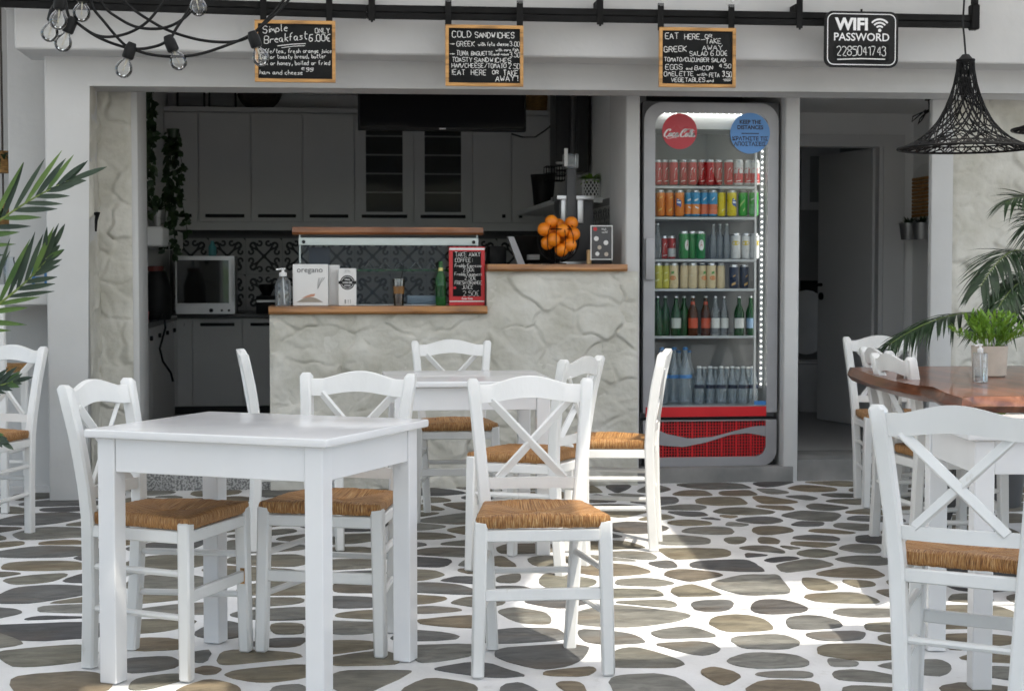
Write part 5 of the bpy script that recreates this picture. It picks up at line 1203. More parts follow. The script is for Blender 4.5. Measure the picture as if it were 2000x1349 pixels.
Yj = 11.2; a, b = at(276, 606, Yj), at(332, 527, Yj)
jr = thing('storage_jar', 'big black pot with a red lid on the left worktop', 'pot', ((a.x + b.x) / 2, Yj, zw + .001)); r_ = (b.x - a.x) / 2; h_ = b.z - zw
part('body', MB().lathe([(.001, 0), (r_ * .9, 0), (r_, h_ * .1), (r_, h_ * .62), (r_ * .6, h_ * .97), (.001, h_)], ((a.x + b.x) / 2 + .01, Yj, zw + .001), 24), 'blackplastic', jr)
part('lid', MB().lathe([(r_ * .55, h_ * .97), (r_ * .58, h_ * 1.07), (.001, h_ * 1.08)], ((a.x + b.x) / 2, Yj, zw + .001), 20), cmat((.13, .02, .015)), jr)
q = at(285, 606, 10.5); solid('red_lighter_tub', MB().lathe([(.001, 0), (.016, 0), (.018, .06), (.02, .062), (.02, .07), (.001, .07)], (q.x, 10.5, zw + .001), 14), 'red', 'small red tub at the edge of the left worktop', 'tub')
solid('loose_cord', MB().tube([Vector((xs_ + .022, 10.9, zw + .004)), at(320, 610, 10.9), at(323, 640, 10.9), at(312, 680, 10.9), at(318, 705, 10.9), at(334, 728, 10.9), at(338, 745, 10.9)], .008, 6), 'blackplastic', 'loose black cord hanging down the left cupboard front', 'cord')
Ye = 12.8; q = at(520, 600, Ye)
cf = thing('coffee_grinder', 'dark espresso grinder on the rear worktop behind the pump bottle', 'grinder', (q.x, Ye, zw + .001))
part('body', MB().box(q.x - .08, q.x + .09, Ye, Ye + .2, zw + .001, zw + .14, .01, 2), 'blackplastic', cf); part('tray', MB().box(q.x - .075, q.x + .085, Ye - .03, Ye - .001, zw + .09, zw + .11, .004), 'aluminium', cf); part('hopper', MB().lathe([(.03, .141), (.06, .2), (.06, .23), (.001, .235)], (q.x, Ye + .1, zw), 16), 'blackplastic', cf)
q = at(420, 490, 13.2); solid('turquoise_bottle', MB().lathe([(.001, 0), (.03, 0), (.032, .07), (.014, .1), (.014, .12), (.001, .122)], (q.x, 12.9, at(0, 500, 12.75).z + .002), 16), 'turq', 'small turquoise bottle standing on top of the grill oven', 'bottle')
Yk2 = 12.3; q = at(975, 500, Yk2); solid('espresso_machine', MB().box(q.x - .12, q.x + .35, 12.65, 13.1, zw + .001, zw + .36, .02, 2).box(q.x - .1, q.x + .33, 12.5, 12.66, zw + .22, zw + .34, .02, 2), 'blackplastic', 'dark espresso machine behind the oranges on the rear worktop', 'coffee machine')
# toilet behind the door
yt_ = 12.5; q = at(1588, 790, yt_)
to = thing('toilet', 'white wall hung toilet with raised lid inside the dark washroom', 'toilet', (q.x, yt_, .122))
part('bowl', MB().lathe([(.001, 0), (.12, 0), (.14, .12), (.2, .34), (.205, .38), (.17, .385), (.15, .3), (.001, .2)], (q.x, yt_, .123), 28), 'ceramic', to)
part('seat', MB().lathe([(.14, .387), (.205, .387), (.205, .405), (.14, .405), (.14, .387)], (q.x, yt_, .123), 28), 'ceramic', to)
mb = MB().prism([(q.x + .2 * math.cos(k * .2618), .123 + .70 + .26 * math.sin(k * .2618)) for k in range(24)], yt_ + .2, yt_ + .22); part('lid', mb, 'ceramic', to)
# wall decor and zinc planters by the doorway
a, b = atX(1786, 470, XS), atX(1818, 325, XS)
za, zb2, zmid = atX(1800, 430, XS).z, atX(1800, 322, XS).z, atX(1800, 352, XS).z
dy0, dy1 = atX(1790, 400, XS).y, atX(1790, 400, XS).y - .5
nd = thing('wall_niche', 'small arched wall ornament with ochre louvred shutters beside the doorway', 'ornament', (XS, (dy0 + dy1) / 2, za))
mb = MB(); pl = [(dy1, za), (dy0, za), (dy0, zmid)] + [((dy0 + dy1) / 2 + (dy0 - dy1) / 2 * math.cos(R(k * 15)), zmid + (zb2 - zmid) * math.sin(R(k * 15))) for k in range(1, 12)] + [(dy1, zmid)]
mb.prism(pl, XS - .03, XS - .001, 'yz'); part('surround', mb, 'card', nd)
ym = (dy0 + dy1) / 2
for k in range(11):
    z = za + .02 + k * (zmid - za) / 11
    for (p0, p1) in ((dy1 + .04, ym - .006), (ym + .006, dy0 - .04)): part('louvre', MB().box(XS - .05, XS - .031, p0, p1, z, z + (zmid - za) / 11 * .75), 'shutter', nd)
for k, (u, lb) in enumerate(((1775, 'farther of two zinc buckets of herbs on the wall beside the doorway'), (1801, 'nearer of two zinc buckets of herbs on the wall beside the doorway'))):
    c = atX(u, 468, XS - .12); zt_ = c.z; t = thing('zinc_planter', lb, 'planter', (c.x, c.y, zt_), 0, 'zinc planters by the doorway')
    part('bucket', MB().lathe([(.001, 0), (.052, 0), (.066, .105), (.069, .105), (.069, .112), (.062, .112), (.058, .09), (.001, .09)], c, 20), 'zinc', t)
    part('bracket', MB().box(c.x + .06, XS - .001, c.y - .01, c.y + .01, zt_ + .05, zt_ + .07), 'blackmetal', t)
    mb = MB()
    for j in range(60):
        a_ = rp.uniform(0, 6.28); d = Vector((math.cos(a_), math.sin(a_), rp.uniform(.4, 2))); leaflet(mb, c + Vector((0, 0, .09)), d, Vector((0, 0, 1)), rp.uniform(.06, .13), .014, .3, 3)
    part('leaves', mb, 'leafdark', t, smooth=1.2, recalc=False)
q = at(1816, 190, YF + .06)
kb_ = thing('wall_bracket', 'black bracket with a coil of spare cable under the doorway ceiling', 'bracket', q)
part('arm', MB().tube([q, at(1817, 215, YF + .06), at(1806, 220, YF + .06)], .012, 8).box(q.x - .02, q.x + .02, YF + .03, YF + .09, q.z - .02, q.z + .02), 'blackmetal', kb_)
part('cable', MB().tube([at(u, v, YF + .05) for u, v in ((1808, 215), (1790, 230), (1781, 238), (1783, 228), (1800, 220), (1812, 215), (1800, 235), (1793, 243), (1797, 232), (1810, 218))], .004, 6), 'blackmetal', kb_)

# ================================================================== DRINKS FRIDGE
YG = 9.24
def fx(u): return at(u, 540, YG).x
def fz(v): return at(1390, v, YG).z
FX0, FX1, FZ0, FZ1 = fx(1256), fx(1520), .092, fz(200)
fr = thing('drinks_fridge', 'tall silver glass door drinks fridge with a red grille, full of cans and bottles', 'fridge', ((FX0 + FX1) / 2, YG, .089))
dp = .62; t_ = .03
mb = MB().box(FX0, FX0 + t_, YG + .075, YG + dp, FZ0, FZ1).box(FX1 - t_, FX1, YG + .075, YG + dp, FZ0, FZ1).box(FX0 + t_ + .001, FX1 - t_ - .001, YG + .075, YG + dp, FZ1 - t_, FZ1).box(FX0 + t_ + .001, FX1 - t_ - .001, YG + .075, YG + dp, FZ0, fz(792))
part('cabinet', mb, 'silver', fr)
part('liner', MB().box(FX0 + t_ + .001, FX1 - t_ - .001, YG + .42, YG + .43, fz(792), FZ1 - t_ - .001), 'fridgedark', fr)
for x0, x1 in ((FX0 + t_ + .0005, FX0 + t_ + .004), (FX1 - t_ - .004, FX1 - t_ - .0005)): part('liner_side', MB().box(x0, x1, YG + .08, YG + .419, fz(792), FZ1 - t_ - .001), 'fridgewhite', fr)
part('canopy', MB().box(FX0 + t_ + .005, FX1 - t_ - .005, YG + .09, YG + .419, fz(250), FZ1 - t_ - .002), 'fridgewhite', fr)
# door frame: outer and inner rounded loops
out = rrect(fx(1257), fx(1519), fz(806), fz(201), (.01, .01, .11, .11), 8); inn = rrect(fx(1279), fx(1499), fz(792), fz(221), (.004, .004, .075, .075), 8)
part('door_frame', MB().ring(out, inn, YG, YG + .05), 'silver', fr)
cor = rrect(fx(1255), fx(1521), fz(806), fz(199), (.01, .01, .012, .012), 8); part('outer_frame', MB().ring(cor, rrect(fx(1258.5), fx(1517.5), fz(804), fz(203), (.01, .01, .108, .108), 8), YG + .012, YG + .07), 'darkgrey', fr)
part('door_glass', MB().box(fx(1277), fx(1501), YG + .014, YG + .02, fz(793), fz(219)), 'fridgeglass', fr)
part('handle', MB().box(fx(1259), fx(1277), YG - .03, YG - .001, fz(547), fz(466), .008, 2), 'silver', fr)
part('hinge_line', MB().box(fx(1253), fx(1519), YG + .004, YG + .02, fz(819), fz(814)), 'blackplastic', fr)
part('red_band', MB().box(fx(1262), fx(1498), YG - .004, YG + .0035, fz(813), fz(794)), 'fridgered', fr)
part('blue_tab', MB().box(fx(1474), fx(1497), YG - .008, YG - .0045, fz(791), fz(783)), 'blue', fr)
lo = rrect(fx(1257), fx(1519), fz(910), fz(820), (.09, .09, .006, .006), 8); li = rrect(fx(1268), fx(1498), fz(892), fz(822), (.065, .065, .004, .004), 8)
part('lower_frame', MB().ring(lo, li, YG, YG + .06), 'silver', fr)
part('grille_backing', MB().box(fx(1258), fx(1518), YG + .03, YG + .07, fz(910), fz(820.5)), 'cabdark', fr)
# grille: red bars with rows of square holes
def inside(x, z):
    r = .065; a, b, c = fx(1268), fx(1498), fz(892)
    if z < c: return False
    for cx_, s in ((a + r, -1), (b - r, 1)):
        if (x - cx_) * s > 0 and z < c + r and (x - cx_) ** 2 + (z - c - r) ** 2 > r * r: return False
    return a < x < b
mb = MB(); gw = (fx(1498) - fx(1268)); ncol = 40; nrow = 12; gh = fz(822) - fz(892)
for i in range(ncol + 1):
    x = fx(1268) + gw * i / ncol; wd = .0022 if i % 5 else .0055
    zb_ = fz(892)
    for k in range(40):
        if inside(min(max(x, fx(1268) + .001), fx(1498) - .001), zb_ + .0005): break
        zb_ += gh / 40
    mb.box(max(x - wd, fx(1268)), min(x + wd, fx(1498)), YG + .010, YG + .016, zb_, fz(822))
for k in range(nrow + 1):
    z = fz(892) + gh * k / nrow; xa_, xb_ = fx(1268), fx(1498)
    for q in range(40):
        if inside(xa_ + .0005, z + .0005): break
        xa_ += .003; xb_ -= .003
    mb.box(xa_, xb_, YG + .0105, YG + .0155, max(z - .0022, fz(892)), min(z + .0022, fz(822)))
part('grille', mb, 'fridgered', fr, smooth=0)
mb = MB(); T_, B_ = [], []
for k in range(25):
    q = k / 24; u = 1268 + 230 * q
    T_.append((fx(u), fz(np.interp(q, [0, .15, .35, .55, .75, .9, 1], [829, 846, 856, 853, 841, 833, 832]) )))
    B_.append((fx(u), fz(np.interp(q, [0, .12, .3, .5, .7, .85, 1], [862, 869, 872, 863, 849, 846, 853]) )))
mb.prism(T_ + B_[::-1], YG + .004, YG + .0095); part('wave', mb, 'silver', fr, smooth=0)
# shelves
YSF = YG + .09
shelf_v = [364, 425, 508, 566, 659]
for v in shelf_v: part('shelf', MB().box(fx(1279), fx(1484), YSF, YSF + .32, fz(v + 3), fz(v - 2), .003), 'fridgewhite', fr)
part('side_rail', MB().box(fx(1482), fx(1486), YSF + .01, YSF + .03, fz(790), fz(245)), 'aluminium', fr)
mb = MB()
for k in range(45):
    z = fz(283 + k * (752 - 283) / 44); mb.box(fx(1492) - .0020, fx(1492) + .0020, YG + .050, YG + .054, z - .0022, z + .0022)
for k in range(17): mb.box(fx(1300 + k * 11.5) - .0025, fx(1300 + k * 11.5) + .0025, YG + .052, YG + .055, fz(222.5), fz(221))
part('led_dots', mb, 'led', fr, kind='stuff', smooth=0)
part('led_fill', MB().box(fx(1502), fx(1512), YG + .071, YG + .074, fz(780), fz(230)), 'ledfill', fr)  # unseen strip added behind the frame to make up the dots' light
part('top_lamp', MB().box(fx(1290), fx(1495), YG + .058, YG + .066, fz(219), fz(212)), 'ledfill', fr)
part('led_strip', MB().box(fx(1488), fx(1496), YG + .055, YG + .062, fz(760), fz(275)), 'silver', fr)
# stickers
st = part('round_sticker', MB().prism(circ(fx(1327), fz(257), fx(1361) - fx(1327), 44), YG + .0105, YG + .0135), 'redsticker', fr, label='round red script sticker')
def script(mb, pts, w): 
    P = []
    for k in range(len(pts) - 1):
        p0, p1, p2, p3 = pts[max(k - 1, 0)], pts[k], pts[k + 1], pts[min(k + 2, len(pts) - 1)]
        for j in range(5):
            t = j / 5; P.append(tuple(.5 * (2 * p1[a] + (p2[a] - p0[a]) * t + (2 * p0[a] - 5 * p1[a] + 4 * p2[a] - p3[a]) * t * t + (3 * p1[a] - p0[a] - 3 * p2[a] + p3[a]) * t ** 3) for a in (0, 1)))
    P.append(pts[-1]); n = len(P)
    ws = []
    for i in range(n):
        a, b = P[max(i - 1, 0)], P[min(i + 1, n - 1)]; L_ = math.hypot(b[0] - a[0], b[1] - a[1]) + 1e-9
        ws.append(w * (.45 + .95 * abs(b[1] - a[1]) / L_))
    return P, ws
def coke(mb, x, z, s, Y):
    """the flowing script word: big C, o, c, a, hyphen, big C with a trailing loop, o, l, a"""
    def st_(pts, w=1.15):
        P, ws = script(None, pts, w); mb.ribbon([(x + (p[0] + p[1] * .28) * s, z + p[1] * s) for p in P], [q * s for q in ws], Y)
    C1 = [(4.2, 6.3), (5.2, 7.6), (4.0, 8.2), (1.8, 7.0), (.2, 3.6), (.6, .8), (2.6, .2), (5.0, 1.6)]
    st_(C1, 1.3)
    o = lambda ox: [(ox + 1.5, 4.2), (ox + .3, 3.2), (ox, 1.4), (ox + .8, .3), (ox + 2.0, 1.2), (ox + 2.2, 3.0), (ox + 1.5, 4.2), (ox + 2.6, 3.6), (ox + 3.6, 4.0)]
    st_(o(5.0)); st_([(11.0, 3.6), (10.2, 4.3), (8.9, 3.2), (8.6, 1.2), (9.6, .3), (11.2, 1.4), (12.0, 2.4)]); 
    a_ = lambda ox: [(ox + 2.2, 3.8), (ox + 1.3, 4.3), (ox + .2, 3.0), (ox, 1.2), (ox + .8, .3), (ox + 2.0, 1.8), (ox + 2.5, 4.2), (ox + 2.2, 1.2), (ox + 2.8, .3), (ox + 4.0, 1.6)]
    st_(a_(12.0)); st_([(16.0, 2.6), (17.6, 3.0)], .9)
    st_([(21.6, 6.2), (22.8, 7.8), (21.4, 8.4), (19.2, 7.0), (17.8, 3.6), (18.2, .8), (20.2, .2), (22.8, 1.6)], 1.3)
    st_([(20.4, 4.6), (22.0, 6.8), (25.0, 8.2), (29.0, 7.8), (31.6, 6.4)], .8)
    st_(o(23.0)); st_([(27.0, 2.0), (28.6, 5.0), (29.0, 7.6), (28.0, 7.8), (27.2, 4.0), (27.2, 1.0), (28.0, .3), (29.2, 1.4)]); st_(a_(29.4))
    st_([(2.4, .2), (4.0, -1.4), (7.0, -1.6), (11.0, -.6), (14.0, -1.0)], .8)
mb = MB(); coke(mb, fx(1296), fz(268), .00545, YG + .0100); o = part('script_lettering', mb, 'signwhite', st, smooth=0)
st = part('round_sticker', MB().prism(circ(fx(1463), fz(260), fx(1501.5) - fx(1463), 44), YG - .0040, YG - .0012), 'bluesticker', fr, label='round blue distance sticker')
for s, v in (('KEEP THE', 241.5), ('DISTANCES', 252), ('ΚΡΑΤΗΣΤΕ ΤΙΣ', 274), ('ΑΠΟΣΤΑΣΕΙΣ', 284.5)): lettering(s, .0315, fx(1463), YG - .0046, fz(v), 'navyprint', st, bold=.0011, sx=.95)
part('rule', MB().box(fx(1446), fx(1480), YG - .0048, YG - .0042, fz(261.5), fz(259.5)), 'navyprint', st, smooth=0)
# cans and bottles
ORD = ['first', 'second', 'third', 'fourth', 'fifth', 'sixth', 'seventh', 'eighth', 'ninth', 'tenth', 'eleventh', 'twelfth', 'thirteenth', 'fourteenth']
CANM = {}
def can(kind, label, u, vb, vt, Y, group, r=.0285):
    x = at(u, vb, Y).x; z = at(u, vb, Y).z; h = at(u, vt, Y).z - z
    t = thing('drink_can', label, 'can', (x, Y, z), rp.uniform(-.5, .5), group)
    key = (repr(kind), round(h, 3), r)
    base, lowc, patch, ink = kind
    if key not in CANM:
        body = mesh_from(MB().lathe([(.001, .001), (r * .8, .001), (r, .010), (r, h - .014)], (0, 0, 0), 20), cmat(base, .3, .04), 'body', (0, 0, 0), .8)
        rim = mesh_from(MB().lathe([(r, h - .0138), (r * .85, h - .003), (r * .86, h), (r * .80, h), (r * .78, h - .004), (.001, h - .004)], (0, 0, 0), 20), 'canrim', 'rim', (0, 0, 0), .8)
        L_ = [('body', body), ('rim', rim)]
        if lowc: L_.append(('print_band', mesh_from(MB().lathe([(r + .0005, .012), (r + .0005, h * .46)], (0, 0, 0), 20), cmat(lowc, .3, .04), 'print_band', (0, 0, 0), .8, False)))
        if patch:
            q = []
            for (aa, zz, ra, rz) in patch[1]:
                pts = [(aa + ra * math.cos(k * .5236), zz * h + rz * h * math.sin(k * .5236)) for k in range(12)]
                q.append(pts)
            mb = MB()
            for pts in q:
                n = len(pts); ctr = (sum(p[0] for p in pts) / n, sum(p[1] for p in pts) / n)
                V = [((r + .0012) * math.sin(a), -(r + .0012) * math.cos(a), z_) for a, z_ in [ctr] + pts]; mb.add(V, [(0, 1 + k, 1 + (k + 1) % n) for k in range(n)])
            L_.append(('emblem', mesh_from(mb, cmat(patch[0], .35), 'emblem', (0, 0, 0), 0, False)))
        if ink:
            mb = MB()
            for (a0, z0, a1, z1, w) in ink[1]:
                V = []
                for k in range(7):
                    q = k / 6; a = a0 + (a1 - a0) * q; z_ = (z0 + (z1 - z0) * q) * h
                    V += [((r + .0018) * math.sin(a), -(r + .0018) * math.cos(a), z_ - w / 2 * h), ((r + .0018) * math.sin(a), -(r + .0018) * math.cos(a), z_ + w / 2 * h)]
                mb.add(V, [(2 * k, 2 * k + 2, 2 * k + 3, 2 * k + 1) for k in range(6)])
            L_.append(('print', mesh_from(mb, cmat(ink[0], .35), 'print', (0, 0, 0), 0, False)))
        CANM[key] = L_
    for nm, me in CANM[key]:
        o = link(bpy.data.objects.new(nm, me)); o.parent = t
    return t
SW = ((.75, .73, .7), [(-.45, .25, -.25, .58, .06), (-.25, .60, .1, .68, .04), (.3, .5, .5, .66, .05), (-.5, .14, .5, .17, .025)])
FAN = [(.05, .52, .55, .13), (-.25, .6, .2, .1), (.35, .44, .2, .1)]; FW = ((.8, .8, .8), [(-.35, .54, .45, .52, .075), (-.3, .62, .1, .64, .03)])
RED = ((.40, .006, .010), None, None, SW); REDS = ((.50, .012, .02), None, ((.05, .05, .05), [(.05, .28, .3, .1)]), SW)
YC1 = YSF + .05
us = [1283, 1297, 1315, 1335, 1352, 1370, 1386, 1402, 1423]
for k, u in enumerate(us): can(RED, f'red cola can on the top shelf of the drinks fridge, {ORD[k]} from the left', u, 361.5, 313, YC1 + (k % 2) * .03, 'red cans on the top fridge shelf', .0278)
for k, u in enumerate((1442, 1461, 1475)): can(((.55, .55, .55), (.45, .015, .02), ((.45, .015, .02), [(0, .55, 1.4, .14)]), SW), f'silver topped red can on the top fridge shelf, {ORD[k]} of three at the right', u, 361.5, 313, YC1 - .01 + (k % 2) * .02, 'silver topped red cans', .0278)
OR = ((.72, .20, .01), None, None, ((.8, .5, .1), [(-.4, .2, .3, .3, .06), (-.2, .7, .4, .75, .05)])); ORF = ((.72, .20, .01), None, ((.02, .08, .35), FAN), FW)
BO = ((.03, .27, .50), (.72, .22, .02), None, ((.75, .78, .8), [(-.4, .6, .35, .66, .07), (-.3, .36, .4, .3, .05)]))
BR = ((.03, .27, .50), (.60, .12, .03), None, ((.75, .78, .8), [(-.3, .62, .3, .72, .05)]))
YE = ((.70, .55, .01), None, None, ((.8, .75, .3), [(-.3, .2, .4, .3, .06)])); YEF = ((.70, .55, .01), None, ((.02, .08, .3), FAN), FW)
GR = ((.03, .36, .04), None, None, ((.4, .6, .2), [(-.5, .4, .4, .62, .1), (.1, .2, .5, .3, .08)])); GR2 = ((.06, .36, .06), (.12, .40, .14), None, ((.55, .65, .5), [(-.4, .62, .4, .7, .06)]))
row2 = [(1289, OR, 'orange soda can at the left end of the second fridge shelf'), (1307, OR, 'plain orange soda can, second from the left on the second fridge shelf'), (1327, ORF, 'orange soda can with a blue emblem on the second fridge shelf'),
 (1345, BO, 'blue over orange can on the second fridge shelf, beside the orange can with the emblem'), (1358, BO, 'blue over orange can on the second fridge shelf, beside the blue over red cans'), (1375, BR, 'left of two blue over red cans on the second fridge shelf'), (1392, BR, 'right of two blue over red cans on the second fridge shelf'),
 (1408, YE, 'yellow soda can next to the blue cans on the second fridge shelf'), (1429, YEF, 'yellow soda can with a blue emblem on the second fridge shelf'), (1451, GR, 'deep green soda can on the second fridge shelf'), (1472, GR2, 'pale green soda can at the right end of the second fridge shelf')]
for k, (u, kd, lb) in enumerate(row2): can(kd, lb, u, 422.5, 372, YC1 + (k % 2) * .025, 'soda cans on the second fridge shelf', .0282)
GA = ((.02, .20, .05), None, ((.72, .72, .68), [(.1, .5, .55, .2)]), ((.45, .02, .02), [(-.1, .42, .12, .64, .04), (.12, .64, .32, .42, .04), (0, .5, .25, .5, .03)]))
SY = ((.62, .62, .62), None, ((.62, .46, .04), [(.1, .62, .9, .09)]), None)
can(((.40, .02, .02), None, None, SW), 'left of two slim red cans on the third fridge shelf', 1297, 505.5, 461, YC1 + .06, 'slim red cans on the third fridge shelf', .024)
can(((.40, .02, .02), (.5, .5, .5), None, SW), 'right of two slim red cans on the third fridge shelf', 1312, 505.5, 461, YC1 + .04, 'slim red cans on the third fridge shelf', .024)
for k, u in enumerate((1335, 1352, 1368)): can(GA if k != 1 else ((.02, .20, .05), None, None, None), ('green can with a pale oval and red letter on the third fridge shelf', 'plain green can between two labelled green cans on the third fridge shelf', 'green can with a pale oval turned sideways, next to the clear bottles')[k], u, 505.5, 452, YC1 + (.03 if k == 1 else 0), 'green cans on the third fridge shelf', .0285)
for k, u in enumerate((1437, 1457, 1474)): can(SY, f'white can with a yellow diagonal band on the third fridge shelf, {ORD[k]} of three', u, 505.5, 456, YC1, 'white cans with a yellow band', .0275)
def fbottle(u, vb, vt, r, m, lb, group, dy=0.0, **k):
    Y = YC1 + dy; p = at(u, vb, Y); h = at(u, vt, Y).z - p.z
    return bottle('drink_bottle', lb, (p.x, Y, p.z), h, r, m, group=group, **k)
fbottle(1284, 505.5, 436, .026, 'clear', 'clear soda bottle at the left end of the third fridge shelf', 'clear bottles on the third fridge shelf', cap='canrim')
for k, u in enumerate((1393, 1406, 1419)): fbottle(u, 505.5, 437, .024, 'clear', f'clear glass soda bottle behind the green cans, {ORD[k]} of three', 'clear bottles on the third fridge shelf', .03 + .02 * (k % 2), cap='canrim')
YG1 = ((.55, .50, .08), None, None, ((.72, .7, .3), [(-.4, .3, .4, .36, .07), (-.3, .6, .3, .64, .05)])); CR = ((.68, .55, .33), None, ((.65, .24, .08), [(0, .42, .7, .09)]), ((.1, .3, .06), [(-.3, .62, .3, .64, .1)])); CP = ((.66, .53, .33), None, None, ((.7, .6, .4), [(-.4, .5, .4, .52, .05)])); NV = ((.02, .03, .06), None, None, ((.5, .3, .1), [(-.5, .15, .3, .24, .1), (-.2, .5, .25, .56, .06)]))
for k, (u, kd, lb) in enumerate([(1285, YG1, 'yellow green iced tea can at the left end of the fourth fridge shelf'), (1301, YG1, 'yellow green iced tea can, second on the fourth fridge shelf'), (1316, CR, 'cream juice can beside the yellow green cans on the fourth fridge shelf'), (1336, CP, 'left of two plain cream cans on the fourth fridge shelf'), (1353, CP, 'right of two plain cream cans on the fourth fridge shelf'), (1371, CR, 'left of two cream cans with an orange fruit print, middle of the fourth fridge shelf'), (1389, CR, 'right of two cream cans with an orange fruit print, middle of the fourth fridge shelf'), (1407, CP, 'cream can next to the navy cans on the fourth fridge shelf'), (1433, NV, 'left of two navy cans on the fourth fridge shelf'), (1453, NV, 'right of two navy cans on the fourth fridge shelf')]):
    can(kd, lb, u, 563.5, 514 if kd is not NV else 517, YC1 + (k % 2) * .02, 'cans on the fourth fridge shelf', .0275)
LG = cmat((.5, .52, .48)); LRd = cmat((.50, .06, .02)); LW = cmat((.62, .62, .6)); LB = cmat((.25, .38, .55))
for k, (u, m, lab, l2, lb) in enumerate([(1284, 'darkgreenglass', None, None, 'dark green bottle at the left end of the bottle shelf in the fridge'), (1299, 'darkgreenglass', None, None, 'unlabelled dark green bottle, second on the fridge bottle shelf'), (1320, 'darkgreenglass', LG, None, 'green bottle with a pale oval label on the fridge bottle shelf'), (1336, 'darkgreenglass', None, None, 'dark green bottle next to the brown red labelled ones in the fridge'), (1353, 'brownglass', LRd, LRd, 'left of two brown beer bottles with red labels in the fridge'), (1378, 'brownglass', LRd, LRd, 'right of two brown beer bottles with red labels in the fridge'), (1397, 'clear', LW, None, 'left of two clear bottles with white labels on the fridge bottle shelf'), (1414, 'clear', LW, None, 'right of two clear bottles with white labels on the fridge bottle shelf'), (1443, 'darkgreenglass', LW, None, 'dark bottle with a grey oval label on the fridge bottle shelf'), (1466, 'darkgreenglass', LB, None, 'dark bottle with a pale blue label at the right end of the fridge bottle shelf')]):
    fbottle(u, 656, 578, .030 if k not in (6, 7) else .026, m, lb, 'bottles on the fridge bottle shelf', (k % 2) * .03, cap='canrim', lab=lab, lab2=l2)
for k, u in enumerate((1292, 1316, 1338)):
    fbottle(u, 789, 678, .040, 'water', f'large water bottle at the bottom left of the drinks fridge, {ORD[k]} of three', 'large water bottles in the fridge', (k % 2) * .05, cap='blue', neck=.34, lab='bluesticker', labz=(.46, .52))
for k, u in enumerate((1365, 1387, 1408, 1430, 1451, 1470)):
    fbottle(u, 789, 715, .031, 'water', f'small water bottle at the bottom of the drinks fridge, {ORD[k]} of six', 'small water bottles in the fridge', (k % 2) * .03, cap='signwhite', neck=.42, lab='navyprint', labz=(.42, .52))

for k, u in enumerate((1290, 1305, 1325, 1345)):
    fbottle(u, 786, 684, .038, 'water', f'large rear water bottle at the bottom left of the fridge, {ORD[k]} of four', 'rear water bottles in the fridge', .13, cap='blue', neck=.34)
for k, u in enumerate((1375, 1397, 1419, 1440, 1461)):
    fbottle(u, 786, 716, .031, 'water', f'small rear water bottle at the fridge bottom, {ORD[k]} of five', 'rear water bottles in the fridge', .12, cap='signwhite', neck=.42)

# ================================================================== RAIL, SIGNS, LAMPS
zr0, zr1 = at(1000, 42, YR).z, at(1000, 15, YR).z
rail = thing('sliding_rail', 'long black sliding rail with brackets running along the upper beam', 'rail', (1, YR, zr0))
xr0, xr1 = -3.5, at(1898, 30, YR).x
hb_ = zr1 - zr0
for nm, zz_, hh_, w_ in (('rail_bar', zr0 + hb_ * .235, hb_ * .47, .024), ('track', zr0 + hb_ * .735, hb_ * .5, .028)):
    part(nm, MB().beam((.2, YR, zz_), (xr0, YR, zz_ + .05), w_, hh_, bev=.003), 'blackmetal', rail)
    part(nm, MB().beam((.2005, YR, zz_), (xr1, YR, zz_ + .006), w_, hh_, bev=.003), 'blackmetal', rail)
part('end_stop', MB().box(xr1 - .01, xr1 + .035, YR - .03, YR + .03, zr0 - .003, zr1 + .06, .006).box(xr1, xr1 + .03, YR - .02, YR + .02, zr1 + .061, zr1 + .4, .004), 'blackmetal', rail)
for u in (109, 726, 1171, 1560):
    x = at(u, 25, YR).x; part('bracket', MB().box(x - .017, x + .017, YR - .02, YR - .0125, zr0 - .012, zr1 + .2, .002).box(x - .012, x + .012, YR + .021, YB - .001, zr0 + .03, zr1 + .05).tube([(x, YR - .02, zr0 - .008), (x, YR - .02, zr0 - .02)], .006, 8), 'blackmetal', rail)
def board(label, u0, u1, v0, v1, lines, marks=None, hang=None):
    Y = YR - .06; a, b = at(u0, v1, Y), at(u1, v0, Y); w, h = b.x - a.x, b.z - a.z; f = .017
    t = thing('menu_board', label, 'menu board', ((a.x + b.x) / 2, Y, a.z), 0, 'chalk menu boards on the rail')
    part('frame', MB().ring([(a.x, a.z), (b.x, a.z), (b.x, b.z), (a.x, b.z)], [(a.x + f, a.z + f), (b.x - f, a.z + f), (b.x - f, b.z - f), (a.x + f, b.z - f)], Y - .008, Y + .012), 'frameoak', t)
    part('panel', MB().box(a.x + f - .002, b.x - f + .002, Y + .001, Y + .008, a.z + f - .002, b.z - f + .002), 'chalkboard', t)
    mb = MB()
    for (s, x0_, x1_, fz_, hh, sl) in lines: hand(mb, s, a.x + w * x0_, a.z + h * fz_, h * hh, Y + .0004, .0036 if hh > .085 else .0029, sl, 1.0, fit=w * (x1_ - x0_))
    for (pts, wd) in (marks or []): mb.ribbon([(a.x + w * p[0], a.z + h * p[1]) for p in pts], wd, Y + .0004)
    part('lettering', mb, 'chalk', t, smooth=0)
    for u in hang:
        x = at(u, 20, Y).x
        part('hanger', MB().box(x - .0165, x + .0165, Y + .013, Y + .018, b.z - .015, zr1 + .03, .001), 'blackmetal', t)
        part('roller', MB().tube([(x, Y + .012, zr1 + .045), (x, Y - .004, zr1 + .045)], .033, 20).tube([(x, Y - .005, zr1 + .045), (x, Y - .012, zr1 + .045)], .010, 12), 'bulbglass', t)
        part('roller_hub', MB().tube([(x, Y - .0125, zr1 + .045), (x, Y - .018, zr1 + .045)], .008, 10), 'aluminium', t)
    return t
